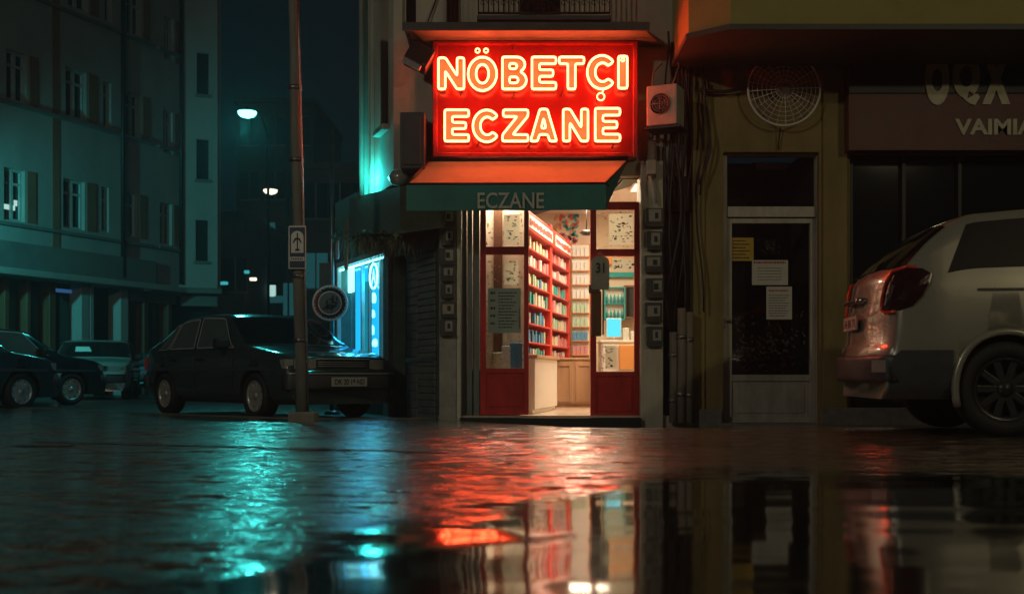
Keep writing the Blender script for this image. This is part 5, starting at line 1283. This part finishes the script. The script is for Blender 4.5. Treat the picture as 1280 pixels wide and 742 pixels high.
# ------------------------------------------------------------------ CARS
def make_car(spec, name, label, loc, ang, group=None):
    L_, W_, zs, zb = spec['L'], spec['W']/2, spec.get('zs', .20), spec['zb']
    tum = spec.get('tum', .28); bow = spec.get('bow', .16)
    px = np.array([p[0] for p in spec['top']]); pz = np.array([p[1] for p in spec['top']])
    def T(x):
        h = .05 if .25 < x < L_-.25 else .0
        return float((np.interp(x-h, px, pz)+2*np.interp(x, px, pz)+np.interp(x+h, px, pz))/4) if h else float(np.interp(x, px, pz))
    def wid(x):
        e = min(x, L_-x); f = 1-.09*(max(0, .55-e)/.55)**2
        return W_*f
    def warp(v):
        s_ = (abs(v.y)/W_)**2.6*bow
        e0 = max(0, 1-v.x/.9); e1 = max(0, 1-(L_-v.x)/.9)
        return Vector((v.x+s_*e0**1.2-s_*e1**1.2, v.y, v.z))
    def S_(x, k, sgn=1, off=0):
        t = T(x); w = wid(x); zb_ = min(zb, t-.06)
        wr = .985*w-tum*max(0, t-zb_-.03)
        base = [(w*.90, zs), (w*.965, zs+.10), (w*1.0, .46*spec.get('sc', 1)), (w*1.003, .64*spec.get('sc', 1)), (w*.985, zb_)]
        for i in range(5):
            lim = t-.06-(4-i)*.012
            if base[i][1] > lim: base[i] = (base[i][0], lim)
        r_e = .05 if t-zb_ > .15 else .025
        e = (wr, max(zb_+.01, t-r_e))
        b4 = base[4]
        up = [(b4[0]+(e[0]-b4[0])*q, b4[1]+(e[1]-b4[1])*q) for q in (.25, .5, .75, 1)]
        up += [(wr-.030, t-r_e*.38), (wr-.12, t-.004), (wr*.5, t+.008), (0, t+.012)]
        P_ = base+up; i = int(min(k, len(P_)-1.0001)); fr = k-i
        y = P_[i][0]+(P_[i+1][0]-P_[i][0])*fr; z = P_[i][1]+(P_[i+1][1]-P_[i][1])*fr
        return Vector((x, y*sgn, z))
    K = 12
    def N_(x, k, sgn):
        a = warp(S_(x+.01, k, sgn))-warp(S_(x-.01, k, sgn)); b = warp(S_(x, min(12, k+.1), sgn))-warp(S_(x, k-.1, sgn))
        n = a.cross(b)*(1 if sgn > 0 else -1)
        n.normalize()
        if n.z < -.3 or n.y*sgn < -.3: n = -n
        return n
    class Multi:
        def __init__(s): s.l = []
        def build(s, *a, **k):
            for m in s.l: m.build(*a, **k)
    def patch(fn, nu, nv, off, one=False):
        ml = Multi(); mb = MB()
        for sgn in (1, -1):
            if not one or sgn == 1: mb = MB(); ml.l.append(mb)
            g = []
            for j in range(nv+1):
                for i in range(nu+1):
                    x, k = fn(i/nu, j/nv); n = N_(x, k, sgn); g.append(warp(S_(x, k, sgn))+n*off)
            mb.add(g, [(j*(nu+1)+i, j*(nu+1)+i+1, (j+1)*(nu+1)+i+1, (j+1)*(nu+1)+i) for j in range(nv) for i in range(nu)], True)
        return ml
    r = thing(name, label, 'car', loc, ang, group)
    xs_ = sorted(set([0, .02, .045, .08, .12]+[round(.16+i*(L_-.32)/64, 4) for i in range(65)]+[L_-.12, L_-.08, L_-.045, L_-.02, L_]+[float(q) for q in px]))
    xs_ = [x for x in xs_ if 0 <= x <= L_]
    mb = MB(); rings = []
    for x in xs_:
        ring_ = [warp(S_(x, k, 1)) for k in range(K+1)]+[warp(S_(x, k, -1)) for k in range(K-1, -1, -1)]
        rings.append(ring_)
    m_ = len(rings[0]); mb.v = [v for g in rings for v in g]
    for i in range(len(rings)-1):
        for k in range(m_):
            mb.f.append([i*m_+k, (i+1)*m_+k, (i+1)*m_+(k+1) % m_, i*m_+(k+1) % m_]); mb.sm.append(k != m_-1)
    mb.f.append(list(range(m_))); mb.sm.append(False); mb.f.append([(len(rings)-1)*m_+k for k in range(m_)]); mb.sm.append(False)
    body = mb.build('body', spec['paint'], r, world=False)
    # wheel arches
    R_ = spec['wr']; cut = MB()
    for ax in spec['axles']:
        for sgn in (1, -1):
            cut.lathe([(0, -.30), (R_+.055, -.30), (R_+.055, .30), (0, .30)], Matrix.Translation((ax, sgn*(W_+.04), R_)) @ Matrix.Rotation(math.radians(90), 4, 'X'), 36)
    me = bpy.data.meshes.new('cut'); me.from_pydata([tuple(v) for v in cut.v], [], cut.f)
    bm = bmesh.new(); bm.from_mesh(me); bmesh.ops.remove_doubles(bm, verts=bm.verts, dist=1e-5); bmesh.ops.recalc_face_normals(bm, faces=bm.faces); bm.to_mesh(me); bm.free(); me.materials.append(M['black'])
    co = bpy.data.objects.new('cut', me); COL.objects.link(co)
    co.parent = r
    bpy.context.view_layer.update()
    md = body.modifiers.new('b', 'BOOLEAN'); md.operation = 'DIFFERENCE'; md.object = co; md.solver = 'EXACT'; md.material_mode = 'TRANSFER'
    dg = bpy.context.evaluated_depsgraph_get(); nm = bpy.data.meshes.new_from_object(body.evaluated_get(dg)); body.modifiers.remove(md)
    if len(nm.polygons) > 100:
        nm.name = 'body'; body.data = nm
    bpy.data.objects.remove(co)
    # weighted smooth
    # windows
    for q in spec['side']:
        def f(u, v, q=q):
            b0, t0, b1, t1 = q[:4]; kb, kt = (q[4], q[5]) if len(q) > 4 else (4.25, 7.85)
            return (b0+(t0-b0)*v)*(1-u)+(b1+(t1-b1)*v)*u, kb+(kt-kb)*v
        patch(f, 10, 8, .006).build('side_window', spec.get('side_glass', M['glass_dark']), r, world=False)
        if spec.get('chrome'):
            def g1(u, v, f=f): x, k = f(u, 0); return x, k-.12+.14*v
            def g2(u, v, f=f): x, k = f(u, 1); return x, k-.02+.16*v
            patch(g1, 12, 1, .010).build('window_trim', M['trim_silver'], r, world=False); patch(g2, 12, 1, .010).build('window_trim', M['trim_silver'], r, world=False)
            for e_ in (0, 1):
                def g3(u, v, f=f, e_=e_): x, k = f(e_, v); return x+(u-.5)*.03, k
                patch(g3, 1, 8, .010).build('window_trim', M['trim_silver'], r, world=False)
    if 'side_trim' in spec:
        x0, x1 = spec['side_trim']; patch(lambda u, v: (x0+(x1-x0)*u, 2.9+.22*v), 30, 1, .008).build('side_moulding', M['trim_grey'], r, world=False)
    a, b = spec['wind']; patch(lambda u, v: (a+(b-a)*v, 8.9+3.1*u), 8, 8, .006, True).build('windscreen', M['glass_dark'], r, world=False)
    a, b = spec['rear']; patch(lambda u, v: (a+(b-a)*v, 8.9+3.1*u), 8, 8, .006, True).build('rear_window', M['glass_dark'], r, world=False)
    # door shut lines and belt trim
    for xd in spec.get('shut', []):
        patch(lambda u, v: (xd+.012*u, 1.2+2.9*v), 1, 10, .003).build('door_gap', M['black'], r, world=False)
    patch(lambda u, v: (spec['belt'][0]+(spec['belt'][1]-spec['belt'][0])*u, 4.02+.13*v), 30, 1, .008).build('belt_trim', M['black'], r, world=False)
    def front_box(x0, x1, y0, y1, z0, z1, nm, mt, parent=r, bev=.01, sub=6, both=True):
        rad = min(.035, (x1-x0)*.4, (z1-z0)*.4); prof = []
        for (cx, cz_, a_) in ((x1-rad, z1-rad, 0), (x0+rad, z1-rad, 90), (x0+rad, z0+rad, 180), (x1-rad, z0+rad, 270)):
            for q in range(4): t = math.radians(a_+q*30); prof.append((cx+rad*math.cos(t), cz_+rad*math.sin(t)))
        nn = 20 if y1 > .5 else 8; mb = MB(); m_ = len(prof)
        vs = [warp(Vector((px_, y, pz_))) for y in [y1*(-1+2*i/nn) for i in range(nn+1)] for px_, pz_ in prof]
        mb.add(vs, [(i*m_+k, i*m_+(k+1) % m_, (i+1)*m_+(k+1) % m_, (i+1)*m_+k) for i in range(nn) for k in range(m_)]+[list(range(m_)), [nn*m_+k for k in range(m_)]], True)
        return mb.build(nm, mt, parent, world=False)
    for prt in spec['parts']:
        nm, mt, x0, x1, y0, y1, z0, z1, both = prt
        if both == 2:
            for sgn in (1, -1):
                mb = MB(); n_ = 5
                for i in range(n_):
                    ya = y0+(y1-y0)*i/n_; yb = y0+(y1-y0)*(i+1)/n_
                    vs = [warp(Vector((x, y*sgn, z))) for z in (z0, z1) for y in (ya, yb) for x in (x0, x1)]
                    mb.add(vs, [(0, 2, 3, 1), (4, 5, 7, 6), (0, 4, 6, 2), (1, 3, 7, 5)]+([(0, 1, 5, 4)] if i == 0 else [])+([(2, 6, 7, 3)] if i == n_-1 else []))
                mb.build(nm, mt, r, world=False)
        else: front_box(x0, x1, y0, y1, z0, z1, nm, mt)
    for (nm, x, y, z, w, h, txt, face) in spec.get('plates', []):
        mb = MB(); mb.box(x-.008, x+.008, y-w/2, y+w/2, z-h/2, z+h/2, .003); pl = mb.build(nm, M['plate_white'], r, world=False)
        if txt:
            mb = MB(); s_ = 1 if face > 0 else -1
            fit_text(mb, txt, lambda a_, z_, d: Vector((x+face*(.010+d), y+a_*s_, z_)), -w*.42, w*.42, z-h*.30, z+h*.30, 0, offset=.02); mb.build('plate_text', M['ink'], pl, world=False)
    if spec.get('clad'):
        for (c0, c1) in spec['clad']:
            patch(lambda u, v: (c0+(c1-c0)*u, .15+2.4*v), 16, 8, .016).build('lower_cladding', M['trim_grey'], r, world=False)
        for ax in spec['axles']:
            for sgn in (1, -1):
                mb = MB(); pts = []
                for q in range(25):
                    t = math.radians(-18+216*q/24); x_ = ax+(R_+.075)*math.cos(t); pts.append(warp(Vector((x_, sgn*(wid(x_)+.004), R_+(R_+.075)*math.sin(t)))))
                mb.tube(pts, .032, 8); mb.build('arch_flare', spec['paint'], r, world=False)
    # mirrors, handles
    for sgn in (1, -1):
        mx, mz = spec['mirror']; mb = MB(); mb.box(mx-.06, mx+.05, sgn*(W_-.02), sgn*(W_+.17), mz, mz+.13, .03); mb.build('mirror', spec.get('mirror_mat', M['black']), r, world=False)
        for hx in spec.get('handles', []):
            mb = MB(); mb.box(hx-.09, hx+.09, sgn*(wid(hx)*.99), sgn*(wid(hx)*.99+.03), zb-.14, zb-.105, .01); mb.build('handle', M['black'], r, world=False)
    # wheels
    for ax in spec['axles']:
        for sgn in (1, -1):
            w_ = empty('wheel', parent=r)
            Mx = Matrix.Translation((ax, sgn*(W_-.11), R_)) @ Matrix.Rotation(math.radians(-90*sgn), 4, 'X')
            mb = MB(); mb.lathe([(R_*.66, -.10), (R_*.92, -.10), (R_, -.07), (R_*1.0, .07), (R_*.93, .10), (R_*.80, .11), (R_*.66, .085), (R_*.64, .04)], Mx, 40); mb.build('tyre', M['tyre'], w_, world=False)
            mb = MB(); mb.lathe([(R_*.66, .09), (R_*.60, .085), (R_*.57, .05)], Mx, 40)
            ns = spec.get('spokes', 7)
            for q in range(ns):
                t = 2*math.pi*q/ns; mb.box(R_*.10, R_*.60, -.055*R_/.3*(spec.get('spw', 1)), .055*R_/.3*(spec.get('spw', 1)), .045, .075, .008, Mx @ Matrix.Rotation(t, 4, 'Z'))
            mb.lathe([(R_*.17, .05), (R_*.16, .085), (0, .09)], Mx, 20); mb.build('rim', spec.get('rim', M['alloy']), w_, world=False)
            mb = MB(); mb.lathe([(R_*.60, .02), (0, .02)], Mx, 24); mb.build('brake_disc', M['dark_metal'], w_, world=False)
    return r

PI = math.pi
sedan = dict(chrome=1, side_glass=M['glass_car'], L=4.05, W=1.56, zb=.86, zs=.19, wr=.285, axles=(.78, 3.20), spokes=8, spw=.8, paint=M['paint_sedan'], tum=.30, sc=.95, bow=.13,
    top=[(0, .52), (.02, .60), (.05, .82), (.10, .90), (.42, .96), (.62, 1.05), (1.05, 1.26), (1.30, 1.30), (1.8, 1.33), (2.25, 1.31), (2.45, 1.26), (2.98, .90), (3.2, .87), (3.75, .80), (3.93, .74), (3.98, .60), (4.03, .56), (4.05, .48)],
    side=[(.60, .98, .92, 1.10), (.98, 1.14, 1.66, 1.62), (1.74, 1.70, 2.72, 2.32)], wind=(2.42, 2.95), rear=(.50, 1.12), side_trim=(.35, 3.75), shut=[.98, 1.70, 2.70], belt=(.5, 2.9),
    mirror=(2.55, .86), handles=[1.12, 1.86],
    parts=[('grille', M['black'], 3.90, 3.985, 0, .36, .60, .72, 0), ('headlight', M['lens_clear'], 3.86, 3.975, .38, .64, .60, .725, 2), ('indicator', M['lens_clear'], 3.84, 3.96, .65, .745, .61, .72, 2),
        ('bumper', M['trim_grey'], 3.9, 4.075, 0, .75, .36, .55, 0), ('bumper_strip', M['trim_silver'], 4.0, 4.083, 0, .745, .545, .56, 0), ('bumper', M['trim_grey'], -.02, .15, 0, .75, .36, .54, 0), ('taillight', M['lens_red'], -.0, .12, .42, .74, .60, .78, 2),
        ('grille_bar', M['trim_silver'], 3.91, 3.992, 0, .36, .718, .732, 0), ('grille_bar', M['trim_silver'], 3.91, 3.99, 0, .355, .685, .692, 0), ('grille_bar', M['trim_silver'], 3.91, 3.99, 0, .355, .66, .667, 0), ('grille_bar', M['trim_silver'], 3.91, 3.99, 0, .355, .635, .642, 0)],
    plates=[('license_plate', 4.09, 0, .455, .50, .11, 'DK 20 19 ND', 1), ('license_plate', -.04, 0, .66, .50, .11, '', -1)])
# heading of the dark sedan from its wheel positions
fr_w = Vector((X(327, 13.5), 13.5)); rr_w = Vector((X(213, 15.3), 15.3))
hd = (fr_w-rr_w).normalized(); ang = math.atan2(hd.y, hd.x); left = Vector((-hd.y, hd.x))
mid = (fr_w+rr_w)/2+left*.67; org = mid-hd*((.78+3.20)/2)
make_car(sedan, 'parked_car', 'dark green older saloon parked behind the leaning pole, nose towards the pharmacy', (org.x, org.y, RZ), ang, 'cars parked on the side street')

suv = dict(clad=[(.03, .60), (1.58, 3.22)], side_glass=M['glass_suv'], rim=M['alloy_shaded'], L=4.65, W=1.84, zb=1.17, zs=.30, wr=.385, axles=(1.08, 3.72), spokes=10, spw=.42, paint=M['paint_suv'], tum=.27, sc=1.25, bow=.22,
    top=[(0, .60), (.03, .72), (.06, .76), (.09, 1.05), (.13, 1.30), (.22, 1.42), (.42, 1.60), (.66, 1.76), (.85, 1.83), (1.3, 1.87), (2.2, 1.88), (2.75, 1.82), (3.45, 1.30), (3.7, 1.24), (4.4, 1.10), (4.55, .98), (4.6, .75), (4.65, .6)],
    side=[(.58, .80, 1.55, 1.52, 5.25, 7.75), (1.62, 1.60, 2.45, 2.42, 5.25, 7.75), (2.52, 2.50, 3.35, 2.85, 5.2, 7.75)], wind=(2.76, 3.42), rear=(.19, .62), shut=[1.62, 2.5], belt=(.85, 3.4), mirror=(3.1, 1.2), mirror_mat=M['paint_suv'], handles=[1.8, 2.7],
    parts=[('bumper', M['trim_grey'], -.03, .16, 0, .86, .44, .66, 0), ('bumper_reflector', M['lens_clear'], -.045, .04, .70, .84, .52, .62, 2),
        ('bumper', M['trim_grey'], 4.4, 4.69, 0, .90, .40, .68, 0), ('headlight', M['lens_clear'], 4.25, 4.60, .55, .88, .82, 1.0, 2), ('grille', M['black'], 4.4, 4.625, 0, .45, .76, .98, 0),
        ('tailgate_handle', M['chrome'], .03, .12, 0, .30, 1.12, 1.16, 0), ('exhaust_box', M['steel'], .25, .6, .35, .6, .30, .42, 2)],
    plates=[('license_plate', .045, 0, .95, .52, .12, '34 BK 71', -1)])
sang = math.radians(-5)
suvr = make_car(suv, 'parked_suv', 'silver beige off-roader with dark rounded tail lamps parked at the right', (2.97, 9.98, 0.0), sang, None)
# tail lamps of the SUV: lens shape wrapped on its rear corner
def suv_lamp():
    poly_out = [(.08, 1.34), (.20, 1.375), (.34, 1.36), (.41, 1.32), (.38, 1.24), (.31, 1.14), (.22, 1.06), (.12, 1.02), (.0, 1.01), (-.06, 1.04), (-.05, 1.14), (0, 1.25)]
    return poly_out
for sgn in (-1, 1):
    mb = MB(); rim = MB()
    def pos(x, z, off):
        inset = max(0, .14-x)
        xx = max(x, .10+.06*max(0, z-1.05)) if x < .14 else x
        y = .92*(1-.09*(max(0, .55-xx)/.55)**2)*.99-inset*.95
        if z > 1.17: y -= .27*(z-1.17)*.75
        s_ = (y/.92)**2.6*.22*max(0, 1-xx/.9)**1.2
        oy = off if x >= .14 else off*max(.3, 1-inset*5)
        ox = .6*off if x >= .14 else off*min(1.4, .6+inset*5)
        return Vector((xx+s_-ox, (y+oy)*sgn, z))
    po = suv_lamp(); c = (.20, 1.2)
    for lv in range(4):
        s0, s1 = 1-lv*.25, 1-(lv+1)*.25
        for i in range(len(po)):
            a, b = po[i], po[(i+1) % len(po)]
            q = [(c[0]+(p[0]-c[0])*s, c[1]+(p[1]-c[1])*s) for p, s in ((a, s0), (b, s0), (b, s1), (a, s1))]
            mb.add([pos(x, z, .018+.016*(1-s**2)) for (x, z), s in zip(q, (s0, s0, s1, s1))], [(0, 1, 2, 3)], True)
            if lv == 0: mb.add([pos(*a, .018), pos(*b, .018), pos(*b, -.03), pos(*a, -.03)], [(0, 1, 2, 3)])
    tl = mb.build('taillight', M['lens_smoked'], suvr, world=False)
    rim.tube([pos(*p, .022) for p in [(.28, 1.37), (.20, 1.378), (.08, 1.345), (0, 1.255), (-.05, 1.145), (-.062, 1.04), (0, 1.008), (.10, 1.015)]], .015, 8); rim.build('red_edge', M['lens_red'], tl, world=False)

hatch = dict(sedan); hatch.update(paint=M['paint_blue'], plates=[], spokes=9)
def place(spec, label, px, D_, ang_deg, x_local, y_local, nm='parked_car', z=RZ):
    a = math.radians(ang_deg); h = Vector((math.cos(a), math.sin(a))); l = Vector((-h.y, h.x))
    p = Vector((X(px, D_), D_))-h*x_local-l*y_local
    return make_car(spec, nm, label, (p.x, p.y, z), a, 'cars parked on the side street')
place(hatch, 'dark blue saloon parked side-on at the left, just left of the grey saloon', 88, 19.8, 57, 3.20, -.72)
h2 = dict(sedan); h2.update(paint=M['paint_teal'], plates=[], spokes=9)
place(h2, 'blue-grey car cut off by the left edge of the picture', 25, 16.9, 64, 3.20, -.72)
h3 = dict(sedan); h3.update(paint=M['paint_grey'], L=4.05, W=1.66)
h3['plates'] = [('license_plate', 4.09, 0, .455, .50, .11, '', 1)]
grey = place(h3, 'grey saloon facing the square with a white paper on its windscreen', 110, 23.6, -75, 4.0, 0)
van = dict(suv); van.update(chrome=0, paint=M['paint_van'], W=1.8)
place(van, 'teal estate car half hidden between the grey saloon and the dark green one', 186, 30.5, -82, 4.5, 0)
# paper on the grey saloon's windscreen
Mx = ROOT[grey.name]
mb = MB(); mb.box(-.10, .10, -.17, .17, 0, .003, 0, Mx @ Matrix.Translation((2.70, -.22, 1.105)) @ Matrix.Rotation(math.radians(34), 4, 'Y'))
tag(mb.build('paper_sheet', M['paper']), 'white paper lying on the windscreen of the grey saloon', 'paper')
# the damp night air
mb = MB(); mb.box(-70, 60, -14, 125, -1.2, 17)
hz = mb.build('haze', M['dark']); tag(hz, kind='stuff')
hm, N, L, out = nt('haze_air'); pv = N.new('ShaderNodeVolumePrincipled'); pv.inputs['Color'].default_value = (.6, .8, .86, 1); pv.inputs['Density'].default_value = .0035; pv.inputs['Anisotropy'].default_value = .3
L.new(pv.outputs[0], out.inputs['Volume']); hz.data.materials.clear(); hz.data.materials.append(hm)
# ------------------------------------------------------------------ world, sun, camera
w = bpy.data.worlds.new('World'); sc.world = w; w.use_nodes = True
N = w.node_tree.nodes; Lk = w.node_tree.links; N.clear()
wo = N.new('ShaderNodeOutputWorld'); bg = N.new('ShaderNodeBackground'); bg.inputs[0].default_value = (.0006, .0046, .0070, 1); bg.inputs[1].default_value = 1.0
sk = N.new('ShaderNodeTexSky'); sk.sky_type = 'NISHITA'; sk.sun_disc = False; sk.sun_elevation = math.radians(1); sk.sun_rotation = math.radians(200)
bg2 = N.new('ShaderNodeBackground'); Lk.new(sk.outputs[0], bg2.inputs[0]); bg2.inputs[1].default_value = .0006
ad = N.new('ShaderNodeAddShader'); Lk.new(bg.outputs[0], ad.inputs[0]); Lk.new(bg2.outputs[0], ad.inputs[1]); Lk.new(ad.outputs[0], wo.inputs[0])
sl = bpy.data.lights.new('warm_fill', 'SUN'); sl.energy = .02; sl.angle = math.radians(20); sl.color = (1, .74, .42)  # faint warm fill added for the street glow; the scene is night
so = bpy.data.objects.new('warm_fill', sl); COL.objects.link(so)
d = Vector((-.35, 1.0, -.55)); so.rotation_euler = d.to_track_quat('-Z', 'Y').to_euler()
cam = bpy.data.cameras.new('camera'); co = bpy.data.objects.new('camera', cam); COL.objects.link(co); sc.camera = co
co.location = (0, 0, CZ); co.rotation_euler = (math.radians(90), 0, 0)
cam.sensor_width = 36; cam.lens = F/1280*36; cam.shift_y = (HZ-371)/1280
cam.clip_end = 2000; cam.clip_start = .05
cam.dof.use_dof = True; cam.dof.focus_distance = 13.0; cam.dof.aperture_fstop = 2.0
sc.view_settings.view_transform = 'Standard'; sc.view_settings.look = 'None'; sc.view_settings.gamma = 1; sc.view_settings.exposure = 0
cy = sc.cycles; cy.use_denoising = True; cy.max_bounces = 8; cy.diffuse_bounces = 3; cy.glossy_bounces = 4; cy.transparent_max_bounces = 12
cy.sample_clamp_indirect = 4; cy.caustics_reflective = False; cy.caustics_refractive = False; cy.blur_glossy = .5
